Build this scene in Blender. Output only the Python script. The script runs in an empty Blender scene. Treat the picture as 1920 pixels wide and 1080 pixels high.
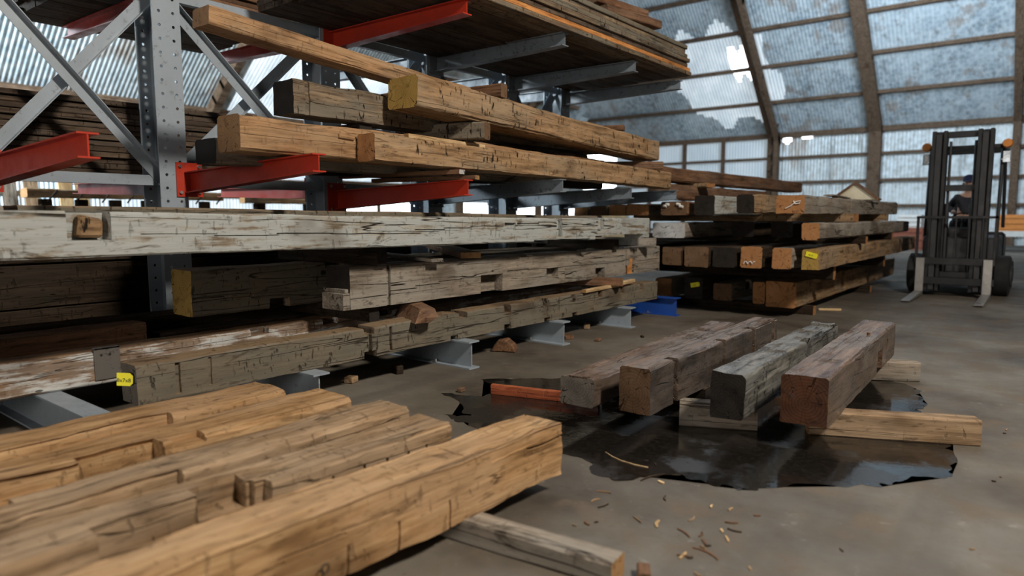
import bpy, bmesh, math, random
from mathutils import Vector, Matrix, noise
# ------------------------------------------------------------------ camera
S = bpy.context.scene; COL = S.collection
R = math.radians
cd = bpy.data.cameras.new('camera'); cam = bpy.data.objects.new('camera', cd); COL.objects.link(cam)
cam.location = (0, 0, 1.3); cam.rotation_euler = (R(90-5.97), 0, R(38.6))
cd.sensor_width = 36; cd.lens = 24.19; cd.clip_start = .02; cd.clip_end = 400
cd.dof.use_dof = True; cd.dof.focus_distance = 5.2; cd.dof.aperture_fstop = 24.19/1000/.022
S.camera = cam
# ------------------------------------------------------------------ exposure, sky, lamps
vs = S.view_settings; vs.view_transform = 'Standard'; vs.look = 'None'; vs.exposure = 0.0; vs.gamma = 1.0; vs.use_curve_mapping = False
W_ = bpy.data.worlds.new('world'); S.world = W_; W_.use_nodes = True
nt = W_.node_tree; nt.nodes.clear()
wo = nt.nodes.new('ShaderNodeOutputWorld'); bg = nt.nodes.new('ShaderNodeBackground')
tc = nt.nodes.new('ShaderNodeTexCoord'); dt = nt.nodes.new('ShaderNodeVectorMath'); dt.operation = 'DOT_PRODUCT'
dt.inputs[1].default_value = Vector((-.72, .66, .2)).normalized()
mr = nt.nodes.new('ShaderNodeMapRange'); mr.inputs['From Min'].default_value = .5; mr.inputs['From Max'].default_value = .9
mr.inputs['To Min'].default_value = .03; mr.inputs['To Max'].default_value = 5.0; mr.interpolation_type = 'SMOOTHSTEP'
nt.links.new(tc.outputs['Generated'], dt.inputs[0]); nt.links.new(dt.outputs['Value'], mr.inputs['Value'])
nt.links.new(mr.outputs['Result'], bg.inputs['Strength']); bg.inputs['Color'].default_value = (.88, .94, 1.0, 1)
nt.links.new(bg.outputs[0], wo.inputs[0])
def area_lamp(name, loc, target, size, power, color):
    l = bpy.data.lights.new(name, 'AREA'); l.shape = 'DISK'; l.size = size; l.energy = power; l.color = color
    o = bpy.data.objects.new(name, l); COL.objects.link(o); o.location = loc
    o.rotation_euler = (Vector(target)-Vector(loc)).to_track_quat('-Z', 'Y').to_euler(); return o
area_lamp('high_bay_light', (4.6, 2.6, 8.0), (-3.0, 3.6, .4), 1.2, 1350, (1, .91, .79))
area_lamp('low_fill_light', (-1.2, -6.5, 1.7), (-5, 4, .9), 2.6, 230, (1, .92, .82))  # added low fill from behind the camera; no doorway is modelled there
area_lamp('sheet_fill_far', (-3, 24, 9), (-9, 38, 7), 5, 1700, (.70, .85, 1))  # added lamp that brightens the far roof sheets
area_lamp('sheet_fill_left', (-13, -2, 5.0), (-19, 8, 4.5), 2, 3000, (.80, .92, 1))  # added lamp raking the left sheets so the corrugation stands out

# ------------------------------------------------------------------ helpers
def link(o, parent=None):
    COL.objects.link(o)
    if parent: o.parent = parent
    return o
def tag(o, label, cat, group=None, kind=None):
    if label: o['label'] = label
    if cat: o['category'] = cat
    if group: o['group'] = group
    if kind: o['kind'] = kind
    return o
def struct(o): o['kind'] = 'structure'; return o
def empty(name, loc, label, cat, group=None):
    o = bpy.data.objects.new(name, None); o.empty_display_size = .1; o.location = loc
    COL.objects.link(o); return tag(o, label, cat, group)
def finish(me, mats, smooth=True, angle=32):
    for m in mats: me.materials.append(m)
    if smooth:
        me.shade_smooth(); me.set_sharp_from_angle(angle=R(angle))
    me.update()
def mesh_obj(name, verts, faces, mats, parent=None, midx=None, smooth=False, angle=32):
    me = bpy.data.meshes.new(name); me.from_pydata(verts, [], faces)
    if midx:
        for p, i in zip(me.polygons, midx): p.material_index = i
    finish(me, mats, smooth, angle)
    return link(bpy.data.objects.new(name, me), parent)
class MB:
    """collects boxes, prisms, tubes into one mesh"""
    def __init__(s): s.v = []; s.f = []
    def add(s, v, f):
        n = len(s.v); s.v += [tuple(p) for p in v]; s.f += [tuple(i+n for i in q) for q in f]; return s
    def box(s, a, b, M=None):
        (x0, y0, z0), (x1, y1, z1) = a, b
        v = [Vector(p) for p in ((x0,y0,z0),(x1,y0,z0),(x1,y1,z0),(x0,y1,z0),(x0,y0,z1),(x1,y0,z1),(x1,y1,z1),(x0,y1,z1))]
        if M: v = [M @ p for p in v]
        return s.add(v, [(0,3,2,1),(4,5,6,7),(0,1,5,4),(1,2,6,5),(2,3,7,6),(3,0,4,7)])
    def prism(s, poly, d):           # poly: 3D points of one face, d: extrusion vector
        n = len(poly); d = Vector(d); v = [Vector(p) for p in poly]; v += [p+d for p in v]
        return s.add(v, [tuple(range(n)), tuple(range(2*n-1, n-1, -1))]+[((i+1) % n, i, i+n, (i+1) % n+n) for i in range(n)])
    def tube(s, pts, r, n=10, cap=True):
        pts = [Vector(p) for p in pts]; rs = r if isinstance(r, (list, tuple)) else [r]*len(pts)
        v = []; f = []
        for i, p in enumerate(pts):
            t = (pts[min(i+1, len(pts)-1)]-pts[max(i-1, 0)]).normalized()
            a = t.cross(Vector((0, 0, 1)) if abs(t.z) < .9 else Vector((1, 0, 0))).normalized(); b = t.cross(a)
            for k in range(n):
                w = 2*math.pi*k/n; v.append(p+(a*math.cos(w)+b*math.sin(w))*rs[i])
        for i in range(len(pts)-1):
            for k in range(n):
                f.append((i*n+k, i*n+(k+1) % n, (i+1)*n+(k+1) % n, (i+1)*n+k))
        if cap: f += [tuple(range(n-1, -1, -1)), tuple(range((len(pts)-1)*n, len(pts)*n))]
        return s.add(v, f)
    def build(s, name, mat, parent=None, smooth=False, angle=32, bevel=0):
        o = mesh_obj(name, s.v, s.f, [mat], parent, None, smooth, angle)
        bm = bmesh.new(); bm.from_mesh(o.data); bmesh.ops.recalc_face_normals(bm, faces=bm.faces)
        if bevel: bmesh.ops.bevel(bm, geom=bm.edges[:], offset=bevel, segments=1, affect='EDGES', clamp_overlap=True)
        bm.to_mesh(o.data); bm.free()
        if smooth: o.data.set_sharp_from_angle(angle=R(angle))
        return o

# ------------------------------------------------------------------ materials
class NT:
    def __init__(s, name):
        s.m = bpy.data.materials.new(name); s.m.use_nodes = True; s.t = s.m.node_tree; s.t.nodes.clear()
        s.out = s.n('ShaderNodeOutputMaterial'); s.b = s.n('ShaderNodeBsdfPrincipled'); s.l(s.b.outputs[0], s.out.inputs[0])
    def n(s, t, **k):
        o = s.t.nodes.new(t)
        for a, b in k.items(): setattr(o, a, b)
        return o
    def l(s, a, b): s.t.links.new(a, b)
    def put(s, sock, v):
        if hasattr(v, 'is_output'): s.l(v, sock)
        else:
            if isinstance(v, tuple) and len(v) == 3 and sock.type == 'RGBA': v = (*v, 1)
            sock.default_value = v
    def math(s, op, a, b=None, c=None, clamp=False):
        o = s.n('ShaderNodeMath', operation=op, use_clamp=clamp); s.put(o.inputs[0], a)
        if b is not None: s.put(o.inputs[1], b)
        if c is not None: s.put(o.inputs[2], c)
        return o.outputs[0]
    def vec(s, op, a, b):
        o = s.n('ShaderNodeVectorMath', operation=op); s.put(o.inputs[0], a); s.put(o.inputs[1], b); return o.outputs[0]
    def noise(s, v, scale=1, detail=4, rough=.55, dist=0):
        o = s.n('ShaderNodeTexNoise'); s.l(v, o.inputs['Vector']); o.inputs['Scale'].default_value = scale
        o.inputs['Detail'].default_value = detail; o.inputs['Roughness'].default_value = rough; o.inputs['Distortion'].default_value = dist
        return o.outputs['Fac']
    def step(s, x, a, b, lo=0., hi=1.):
        o = s.n('ShaderNodeMapRange', interpolation_type='SMOOTHSTEP'); s.put(o.inputs['Value'], x)
        o.inputs['From Min'].default_value = a; o.inputs['From Max'].default_value = b
        o.inputs['To Min'].default_value = lo; o.inputs['To Max'].default_value = hi; return o.outputs[0]
    def mix(s, f, a, b, mode='MIX'):
        o = s.n('ShaderNodeMix', data_type='RGBA', blend_type=mode); s.put(o.inputs[0], f); s.put(o.inputs[6], a); s.put(o.inputs[7], b); return o.outputs[2]
    def ramp(s, x, stops):
        o = s.n('ShaderNodeValToRGB'); s.l(x, o.inputs[0]); e = o.color_ramp.elements
        while len(e) < len(stops): e.new(.5)
        for q, (p, c) in zip(e, stops): q.position = p; q.color = (*c, 1)
        return o.outputs[0]
    def bump(s, h, strength=.5, dist=.01):
        o = s.n('ShaderNodeBump'); o.inputs['Strength'].default_value = strength; o.inputs['Distance'].default_value = dist
        s.l(h, o.inputs['Height']); s.l(o.outputs[0], s.b.inputs['Normal'])
    def coord(s, rnd=True):
        c = s.n('ShaderNodeTexCoord').outputs['Object']
        if rnd:
            r = s.n('ShaderNodeObjectInfo').outputs['Random']
            c = s.vec('ADD', c, s.vec('MULTIPLY', s.n('ShaderNodeCombineXYZ').outputs[0], (0, 0, 0))) if False else c
            cx = s.n('ShaderNodeCombineXYZ'); m = s.math('MULTIPLY', r, 37.0)
            s.l(m, cx.inputs[0]); s.l(m, cx.inputs[1]); s.l(m, cx.inputs[2]); c = s.vec('ADD', c, cx.outputs[0])
        return c
def wood(name, dark, mid, light, grey=None, greyamt=.5, crack=.5, hew=.5, paint=None, paintamt=.7, dust=None, rough=.8, spec=.15, wet=0, side=None):
    t = NT(name); c = t.coord(); raw = t.n('ShaderNodeTexCoord').outputs['Object']
    g = t.noise(t.vec('MULTIPLY', c, (26, 1.3, 26)), 1, 6, .62, .3)
    f = t.noise(t.vec('MULTIPLY', c, (90, 4, 90)), 1, 4, .6)
    p = t.noise(t.vec('MULTIPLY', c, (4, 1.3, 4)), 1, 4, .6)
    q = t.noise(t.vec('MULTIPLY', c, (9, 3.2, 9)), 1, 5, .65)
    gf = t.math('ADD', t.math('MULTIPLY', g, .55), t.math('MULTIPLY', f, .2)); gf = t.math('ADD', gf, t.math('MULTIPLY', q, .25))
    col = t.ramp(gf, [(.37, dark), (.5, mid), (.62, light)])
    if grey: col = t.mix(t.math('MULTIPLY', t.step(p, .42, .6), greyamt), col, t.mix(gf, grey, (grey[0]*1.25, grey[1]*1.25, grey[2]*1.25)))
    if paint:
        pm = t.step(t.math('ADD', t.math('MULTIPLY', q, .5), t.math('MULTIPLY', g, .5)), .62-.3*paintamt, .70-.3*paintamt)
        col = t.mix(pm, col, t.mix(f, (paint[0]*.8, paint[1]*.8, paint[2]*.8), paint))
    if dust:
        sx = t.n('ShaderNodeSeparateXYZ'); gn = t.n('ShaderNodeTexCoord').outputs['Normal']; t.l(gn, sx.inputs[0])
        dm = t.math('MULTIPLY', t.step(sx.outputs[2], .6, .95), t.step(q, .25, .5, .45, .95)); col = t.mix(dm, col, t.mix(gf, (dust[0]*.7, dust[1]*.7, dust[2]*.7), dust))
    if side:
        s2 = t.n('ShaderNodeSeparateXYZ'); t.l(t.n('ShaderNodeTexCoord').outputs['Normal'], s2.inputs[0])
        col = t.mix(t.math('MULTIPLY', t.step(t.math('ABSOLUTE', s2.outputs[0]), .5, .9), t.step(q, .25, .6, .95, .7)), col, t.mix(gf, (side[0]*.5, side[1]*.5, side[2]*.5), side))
    pt_ = t.noise(t.vec('MULTIPLY', c, (7, 1.8, 7)), 1, 5, .7, .6); col = t.mix(t.step(pt_, .60, .68, 0, .8*max(crack, hew)), col, (dark[0]*.5, dark[1]*.45, dark[2]*.4))
    sp_ = t.noise(t.vec('MULTIPLY', c, (55, 11, 55)), 1, 3, .6); col = t.mix(t.step(sp_, .57, .70, 0, .55), col, (dark[0]*.6, dark[1]*.6, dark[2]*.6))
    # stains
    col = t.mix(t.step(t.noise(t.vec('MULTIPLY', c, (2.2, 1.6, 2.2)), 1, 3, .5), .58, .72, 0, .55), col, (dark[0]*.7, dark[1]*.65, dark[2]*.6))
    # checks that run with the grain
    cn = t.noise(t.vec('MULTIPLY', c, (9, .38, 9)), 1, 3, .45)
    ck = t.math('SUBTRACT', 1., t.step(t.math('ABSOLUTE', t.math('SUBTRACT', cn, .5)), .0, .011)); ck = t.math('MULTIPLY', ck, t.step(p, .40, .52))
    # adze and axe marks across the grain
    hn = t.noise(t.vec('MULTIPLY', c, (13, 42, 13)), 1, 2, .5)
    hk = t.step(hn, .60, .68); hk = t.math('MULTIPLY', hk, t.step(t.noise(t.vec('MULTIPLY', c, (2.5, 5, 2.5)), 1, 2, .5), .44, .56))
    ns = t.n('ShaderNodeTexVoronoi'); t.l(t.vec('MULTIPLY', c, (9, 3.2, 9)), ns.inputs['Vector']); ns.inputs['Scale'].default_value = 1
    kn = t.math('MULTIPLY', t.math('SUBTRACT', 1., t.step(ns.outputs['Distance'], .04, .085)), .8)
    marks = t.math('MAXIMUM', t.math('MULTIPLY', ck, crack), t.math('MULTIPLY', hk, hew)); marks = t.math('MAXIMUM', marks, t.math('MULTIPLY', kn, t.step(p, .5, .6)))
    col = t.mix(marks, col, (.012, .008, .005))
    t.l(col, t.b.inputs['Base Color']); t.put(t.b.inputs['Roughness'], rough if not wet else t.step(q, .35, .6, .16, .6))
    t.b.inputs['Specular IOR Level'].default_value = spec
    h = t.math('ADD', t.math('MULTIPLY', gf, .8), t.math('MULTIPLY', marks, -1.2)); t.bump(h, .75, .012)
    return t.m
def endgrain(name, a, b, rough=.8, ccx=-.12, ccz=.12, scale=60):
    t = NT(name); c = t.coord(False)
    q = t.noise(t.coord(), 9, 5, .65)
    o = t.vec('SUBTRACT', c, (ccx, 0, ccz)); o = t.vec('MULTIPLY', o, (1, 0, 1))
    ln = t.n('ShaderNodeVectorMath', operation='LENGTH'); t.l(o, ln.inputs[0])
    rg = t.math('SINE', t.math('ADD', t.math('MULTIPLY', ln.outputs['Value'], scale*6), t.math('MULTIPLY', q, 9)))
    rg = t.step(rg, -1, 1)
    col = t.mix(t.math('ADD', t.math('MULTIPLY', rg, .25), t.math('MULTIPLY', q, .75)), a, b)
    # radial splits
    sp = t.n('ShaderNodeSeparateXYZ'); t.l(o, sp.inputs[0]); an = t.math('ARCTAN2', sp.outputs[2], sp.outputs[0])
    cx = t.n('ShaderNodeCombineXYZ'); t.l(t.math('MULTIPLY', an, 1.3), cx.inputs[0]); t.l(t.math('MULTIPLY', ln.outputs['Value'], 2.), cx.inputs[1])
    t.l(t.math('MULTIPLY', t.n('ShaderNodeObjectInfo').outputs['Random'], 50.), cx.inputs[2])
    sn = t.noise(cx.outputs[0], 1.6, 2, .4); sk = t.math('SUBTRACT', 1., t.step(t.math('ABSOLUTE', t.math('SUBTRACT', sn, .5)), 0, .012))
    sk = t.math('MULTIPLY', sk, t.step(q, .4, .5))
    col = t.mix(sk, col, (.01, .006, .004)); col = t.mix(t.step(t.noise(t.coord(), 14, 3), .56, .7, 0, .5), col, (a[0]*.4, a[1]*.4, a[2]*.4))
    t.l(col, t.b.inputs['Base Color']); t.b.inputs['Roughness'].default_value = rough; t.b.inputs['Specular IOR Level'].default_value = .2
    t.bump(t.math('SUBTRACT', q, sk), .5, .008); return t.m
def paint(name, col, rough=.45, metal=0., wear=None, wearamt=.2, scale=6, spec=.5):
    t = NT(name); c = t.coord(); n = t.noise(c, scale, 5, .6)
    k = t.mix(t.step(n, .3, .7, 0, .35), col, tuple(v*.62 for v in col))
    if wear: k = t.mix(t.step(t.noise(c, scale*3, 5, .7), .62-.1*wearamt, .66-.1*wearamt, 0, .9), k, wear)
    t.l(k, t.b.inputs['Base Color']); t.put(t.b.inputs['Roughness'], t.step(n, .3, .7, rough-.1, rough+.12)); t.b.inputs['Metallic'].default_value = metal
    t.b.inputs['Specular IOR Level'].default_value = spec; t.bump(t.noise(c, 40, 3), .06, .004); return t.m
M = {}
M['weathered'] = wood('weathered_brown_grey_timber', (.055,.035,.022), (.17,.115,.072), (.27,.19,.12), (.16,.145,.12), .75, .8, .7, dust=(.25,.17,.10), side=(.165,.15,.115))
M['hewn']      = wood('hand_hewn_tan_timber', (.09,.052,.026), (.27,.165,.085), (.38,.25,.14), (.22,.17,.115), .55, .5, 1.0)
M['hewn_grey'] = wood('hand_hewn_grey_timber', (.035,.026,.018), (.14,.10,.065), (.27,.20,.13), (.13,.115,.09), .8, .7, 1.0)
M['tan']       = wood('smooth_tan_timber', (.14,.075,.035), (.31,.18,.09), (.42,.26,.14), (.26,.19,.12), .4, .5, .25)
M['oak']       = wood('golden_oak_timber', (.13,.07,.028), (.32,.185,.085), (.46,.30,.155), (.34,.23,.14), .4, .65, .3)
M['oak_dull']  = wood('dull_oak_timber', (.09,.052,.026), (.25,.16,.088), (.40,.275,.165), (.27,.20,.135), .5, .7, .35)
M['grey']      = wood('grey_weathered_timber', (.07,.055,.042), (.20,.165,.13), (.31,.26,.205), (.22,.20,.17), .8, 1.0, .25)
M['white']     = wood('whitewashed_timber', (.12,.09,.06), (.25,.21,.16), (.38,.33,.27), (.36,.35,.31), .7, 1.0, .35, paint=(.37,.385,.37), paintamt=.66)
M['whitepatch']= wood('patchy_whitewashed_timber', (.07,.04,.025), (.20,.12,.07), (.30,.19,.12), (.2,.17,.14), .5, .6, .3, paint=(.50,.50,.48), paintamt=.44, dust=(.30,.18,.10))
M['brown']     = wood('brown_timber', (.05,.026,.015), (.15,.078,.043), (.24,.13,.072), (.15,.10,.07), .4, .5, .2)
M['dark']      = wood('dark_timber', (.008,.006,.004), (.026,.018,.012), (.05,.035,.024), (.032,.026,.02), .5, .6, .6, dust=(.075,.052,.035), spec=.05)  # dark wood; near-black tone also carries the deep shade behind the rack
M['darkplank'] = wood('dark_plank', (.02,.013,.009), (.06,.04,.027), (.13,.09,.06), (.09,.07,.055), .5, .6, .7)
M['orange']    = wood('fresh_orange_plank', (.22,.085,.025), (.45,.19,.06), (.60,.29,.10), None, 0, .3, .1)
M['wetbrown']  = wood('damp_brown_timber', (.035,.018,.011), (.105,.062,.040), (.20,.135,.095), (.13,.11,.095), .6, .7, .35, rough=.5, spec=.5, wet=1, side=(.10,.075,.058))
M['wetblack']  = wood('damp_timber_with_black_sides', (.035,.018,.011), (.11,.066,.042), (.21,.14,.095), (.13,.11,.095), .6, .7, .35, rough=.5, spec=.5, wet=1, side=(.040,.038,.036))
M['wetgrey']   = wood('damp_grey_timber', (.02,.018,.015), (.085,.08,.07), (.21,.20,.175), (.12,.12,.11), .8, .9, .9, rough=.5, spec=.5, wet=1)
M['pale']      = wood('pale_new_wood', (.30,.19,.09), (.52,.36,.19), (.66,.49,.29), None, 0, .3, .1)
M['red_wet']   = wood('wet_red_board', (.10,.02,.008), (.30,.065,.02), (.42,.12,.04), None, 0, .4, .2, rough=.4, spec=.6, wet=1)
E_ = {}
E_['yellow'] = endgrain('yellow_painted_end', (.22,.13,.03), (.44,.29,.085))
E_['tan'] = endgrain('tan_end_grain', (.20,.105,.045), (.38,.22,.10))
E_['orange'] = endgrain('orange_end_grain', (.24,.10,.035), (.45,.23,.10))
E_['brown'] = endgrain('brown_end_grain', (.07,.04,.022), (.19,.11,.06))
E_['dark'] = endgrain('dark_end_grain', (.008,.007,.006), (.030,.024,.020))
E_['grey'] = endgrain('grey_end_grain', (.08,.07,.06), (.20,.175,.15))
E_['reddish'] = endgrain('damp_reddish_end_grain', (.016,.008,.005), (.13,.045,.018), .5)
E_['white'] = endgrain('whitish_end_grain', (.30,.29,.28), (.50,.49,.47))
M['rackgrey'] = paint('grey_rack_paint', (.27,.315,.36), .42, 0, (.17,.19,.21), .1)
M['rackdark'] = paint('grey_rack_paint_worn', (.17,.20,.23), .45, 0, (.09,.09,.10), .6)
M['red'] = paint('red_rack_paint', (.42,.034,.014), .38, 0, (.30,.03,.02), .2)
M['blue'] = paint('blue_rack_paint', (.015,.07,.33), .4)
M['bolt'] = paint('zinc_bolt', (.55,.55,.55), .3, .9)
M['blacksteel'] = paint('black_forklift_steel', (.012,.012,.014), .45)
M['charcoal'] = paint('charcoal_forklift_paint', (.03,.03,.034), .45)
M['forksteel'] = paint('worn_fork_steel', (.35,.34,.33), .35, .6)
M['rubber'] = paint('black_rubber', (.012,.012,.012), .8)
M['amber'] = paint('amber_lens', (.75,.25,.02), .25)
M['mirror'] = paint('dull_mirror', (.5,.55,.6), .2, .8)
M['tagyellow'] = paint('yellow_tag_card', (.80,.72,.02), .6, 0, None, 0, 3)
M['ink'] = paint('black_marker_ink', (.01,.01,.01), .7)
M['chalk'] = paint('white_paint_scrawl', (.75,.74,.72), .8)
M['plate'] = paint('dark_steel_plate', (.10,.09,.08), .6, 0, (.05,.04,.035), .5)
M['skin'] = paint('skin', (.42,.25,.18), .55)
M['navy'] = paint('navy_cloth', (.012,.022,.075), .9)
M['jeans'] = paint('dark_cloth', (.02,.022,.03), .9)
M['cream'] = paint('cream_board', (.62,.55,.40), .7)
M['rust'] = paint('rusty_red_boxes', (.22,.06,.03), .7)
M['orangebox'] = paint('orange_box', (.55,.20,.04), .7)
M['whitebox'] = paint('white_box', (.62,.60,.56), .7)
# corrugated steel
def sheet_mat(nm, ca, cb, rust):
    t = NT(nm); g = t.n('ShaderNodeTexCoord').outputs['Object']
    n = t.noise(t.vec('MULTIPLY', g, (.5, .5, .35)), 1, 6, .6); v = t.n('ShaderNodeTexVoronoi'); t.l(g, v.inputs['Vector']); v.inputs['Scale'].default_value = 5
    s = t.noise(t.vec('MULTIPLY', g, (3, 3, .35)), 1, 5, .65)
    col = t.mix(t.step(n, .35, .65), ca, cb); col = t.mix(t.math('MULTIPLY', v.outputs['Distance'], .9), col, (.78,.86,.90))
    col = t.mix(t.step(s, .53, .68, 0, rust), col, (.20,.19,.18))
    col = t.mix(t.step(t.noise(t.vec('MULTIPLY', g, (1.1, 1.1, .25)), 1, 4, .6), .56, .66, 0, rust), col, (.34,.24,.17))
    t.l(col, t.b.inputs['Base Color']); t.b.inputs['Metallic'].default_value = .25; t.b.inputs['Roughness'].default_value = .5; return t.m
M['sheet'] = sheet_mat('corrugated_galvanised_steel', (.20,.28,.34), (.56,.66,.71), .55); M['wallsheet'] = sheet_mat('corrugated_wall_steel', (.38,.40,.38), (.62,.64,.61), .7)
def trans_mat(nm, k):
    t = NT(nm); g = t.n('ShaderNodeTexCoord').outputs['Object']
    n = t.noise(t.vec('MULTIPLY', g, (1.2, 1.2, .8)), 1, 6, .7)
    tr = t.n('ShaderNodeBsdfTranslucent'); t.l(t.mix(t.step(n, .3, .7), (.55,.62,.66), (.92,.96,.97)), tr.inputs[0])
    t.put(t.b.inputs['Base Color'], (.6,.68,.72)); t.b.inputs['Roughness'].default_value = .5
    mx = t.n('ShaderNodeMixShader'); mx.inputs[0].default_value = k; t.l(t.b.outputs[0], mx.inputs[1]); t.l(tr.outputs[0], mx.inputs[2]); t.l(mx.outputs[0], t.out.inputs[0]); return t.m
M['trans'] = trans_mat('translucent_roof_sheet', .75); M['transmid'] = trans_mat('glow_patch_translucent_sheet', .40); M['transdim'] = trans_mat('faint_translucent_sheet', .16)  # same sheet at three translucency strengths
def floor_mat():
    t = NT('stained_concrete'); g = t.n('ShaderNodeTexCoord').outputs['Object']
    a = t.noise(g, .55, 6, .62); b = t.noise(g, 2.6, 6, .66); d = t.noise(g, 38, 5, .7); e = t.noise(g, 9, 6, .7)
    col = t.ramp(a, [(.34, (.042,.031,.022)), (.5, (.105,.090,.070)), (.66, (.165,.148,.122))])
    col = t.mix(t.step(b, .50, .68, 0, .75), col, (.12,.088,.062)); col = t.mix(t.step(e, .6, .72, 0, .5), col, (.27,.25,.22)); col = t.mix(t.step(d, .56, .72, 0, .6), col, (.06,.048,.038))
    # tyre-polished lanes that run beside the rack
    sx = t.n('ShaderNodeSeparateXYZ'); t.l(g, sx.inputs[0])
    w = t.noise(t.vec('MULTIPLY', g, (2.4, .16, 1)), 1, 4, .6); col = t.mix(t.step(w, .52, .66, 0, .5), col, (.075,.065,.055))
    # damp patch
    t.l(col, t.b.inputs['Base Color']); t.put(t.b.inputs['Roughness'], t.step(b, .3, .7, .55, .85)); t.b.inputs['Specular IOR Level'].default_value = .35
    t.bump(t.math('ADD', t.math('MULTIPLY', e, .6), t.math('MULTIPLY', d, .4)), .35, .008); return t.m
M['floor'] = floor_mat()
def puddle_mat():
    t = NT('standing_water_on_concrete'); g = t.n('ShaderNodeTexCoord').outputs['Object']
    b = t.noise(g, 2.2, 5, .6); d = t.noise(g, 30, 4, .7)
    t.l(t.mix(t.step(d, .45, .7, 0, .5), (.008,.007,.006), (.024,.020,.017)), t.b.inputs['Base Color'])
    t.put(t.b.inputs['Roughness'], t.step(b, .47, .60, .03, .32)); t.b.inputs['Specular IOR Level'].default_value = .5
    t.bump(t.noise(g, 16, 4, .7), .10, .01); return t.m
M['puddle'] = puddle_mat()

# ------------------------------------------------------------------ timbers
def timber(name, p0, p1, Wd, Hd, mat, end, seed=0, cuts=(), res=.07, wav=.006, rough=.0035, rnd=.012, label=None, cat='timber', group=None, wane=1.6, roll=0):
    """p0, p1: near and far ends of the lower +X edge; body extends to -X by Wd and up by Hd"""
    p0 = Vector(p0); p1 = Vector(p1); d = p1-p0; L = d.length; d.normalize()
    x = d.cross(Vector((0, 0, 1))).normalized(); z = x.cross(d)
    Mx = Matrix((x, d, z)).transposed().to_4x4(); Mx.translation = p0
    if roll: Mx = Mx @ Matrix.Rotation(R(roll), 4, 'Y')
    e = .0012
    def axis(n, full, lo, step, extra):
        pts = {round(lo, 5), round(lo+full, 5), round(lo+rnd, 5), round(lo+full-rnd, 5)}
        k = max(2, int(round(full/step)))
        for i in range(1, k): pts.add(round(lo+full*i/k, 5))
        for a in extra:
            for s in (-e, e):
                if lo < a+s < lo+full: pts.add(round(a+s, 5))
        out = []
        for q in sorted(pts):
            if not out or q-out[-1] > .0009: out.append(q)
        if out[-1] != round(lo+full, 5): out[-1] = round(lo+full, 5)
        return out
    st = max(.028, min(.05, res*.6)) if res < .12 else .12
    exx = [v for c in cuts if c[0][0] == 'z' for v in (c[3], c[4])]; exz = [v for c in cuts if c[0][0] == 'x' for v in (c[3], c[4])]
    exx += [-c[5] if c[0] == 'x+' else -Wd+c[5] for c in cuts if c[0][0] == 'x']; exz += [Hd-c[5] if c[0] == 'z+' else c[5] for c in cuts if c[0][0] == 'z']
    xs = axis('x', Wd, -Wd, st, exx); zs = axis('z', Hd, 0, st, exz)
    ys = axis('y', L, 0, res, [v for c in cuts for v in (c[1], c[2])])
    nx, nz = len(xs), len(zs)
    ring = [(xx, zs[0]) for xx in xs]+[(xs[-1], zz) for zz in zs[1:]]+[(xx, zs[-1]) for xx in reversed(xs[:-1])]+[(xs[0], zz) for zz in reversed(zs[1:-1])]
    off = Vector((seed*13.37, seed*7.1, seed*3.3))
    def place(px, y, pz):
        q = Vector((px, y, pz)); o = Vector(q)
        for (face, ya, yb, a, b, dp) in cuts:
            if not (ya < y < yb): continue
            if face == 'z+' and a-e/2 <= px <= b+e/2 and pz > Hd-dp: o.z = min(o.z, Hd-dp)
            if face == 'z-' and a-e/2 <= px <= b+e/2 and pz < dp: o.z = max(o.z, dp)
            if face == 'x+' and a-e/2 <= pz <= b+e/2 and px > -dp: o.x = min(o.x, -dp)
            if face == 'x-' and a-e/2 <= pz <= b+e/2 and px < -Wd+dp: o.x = max(o.x, -Wd+dp)
        # rounded arrises
        w = rnd*(1+wane*max(0, noise.noise(Vector((px*3, y*1.3, pz*3))+off)))
        sx = 1 if px > -Wd/2 else -1; sz = 1 if pz > Hd/2 else -1
        if abs(abs(px+Wd/2)-Wd/2) < 1e-4 and abs(abs(pz-Hd/2)-Hd/2) < 1e-4: o.x -= sx*w*.45; o.z -= sz*w*.45
        # slow wander of each face and small tool marks
        a1 = noise.noise(Vector((seed*5.1, y*.55, 1.7)))*wav*1.6; b1 = noise.noise(Vector((seed*3.7, y*.55, 9.2)))*wav*1.6
        fx = noise.noise(Vector((sx*9.1+seed, y*1.9, pz*2)))*wav; fz = noise.noise(Vector((px*2, y*1.9, sz*7.7+seed)))*wav
        o.x += a1+fx; o.z += (b1+fz)*(.35 if pz < Hd*.2 else 1)
        s = noise.noise_vector(Vector((px*11, y*5.5, pz*11))+off)*rough+noise.noise_vector(Vector((px*28, y*16, pz*28))+off)*rough*.5
        return o+Vector((s.x, s.y*.6, s.z))
    vs = []; fs = []; mi = []
    n = len(ring)
    for y in ys:
        for (a, b) in ring: vs.append(place(a, y, b))
    for i in range(len(ys)-1):
        for k in range(n):
            fs.append((i*n+k, i*n+(k+1) % n, (i+1)*n+(k+1) % n, (i+1)*n+k)); mi.append(0)
    for endi, y in ((0, ys[0]), (len(ys)-1, ys[-1])):
        idx = {}
        for k, (a, b) in enumerate(ring): idx[(a, b)] = endi*n+k
        for a in xs:
            for b in zs:
                if (a, b) not in idx:
                    q = place(a, y, b); idx[(a, b)] = len(vs); vs.append(q)
        for i in range(nx-1):
            for j in range(nz-1):
                q = (idx[(xs[i], zs[j])], idx[(xs[i+1], zs[j])], idx[(xs[i+1], zs[j+1])], idx[(xs[i], zs[j+1])])
                fs.append(q if endi == 0 else q[::-1]); mi.append(1)
    o = mesh_obj(name, vs, fs, [mat, end or mat], None, mi, True, 38)
    o.matrix_world = Mx
    if label: tag(o, label, cat, group)
    return o
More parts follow.
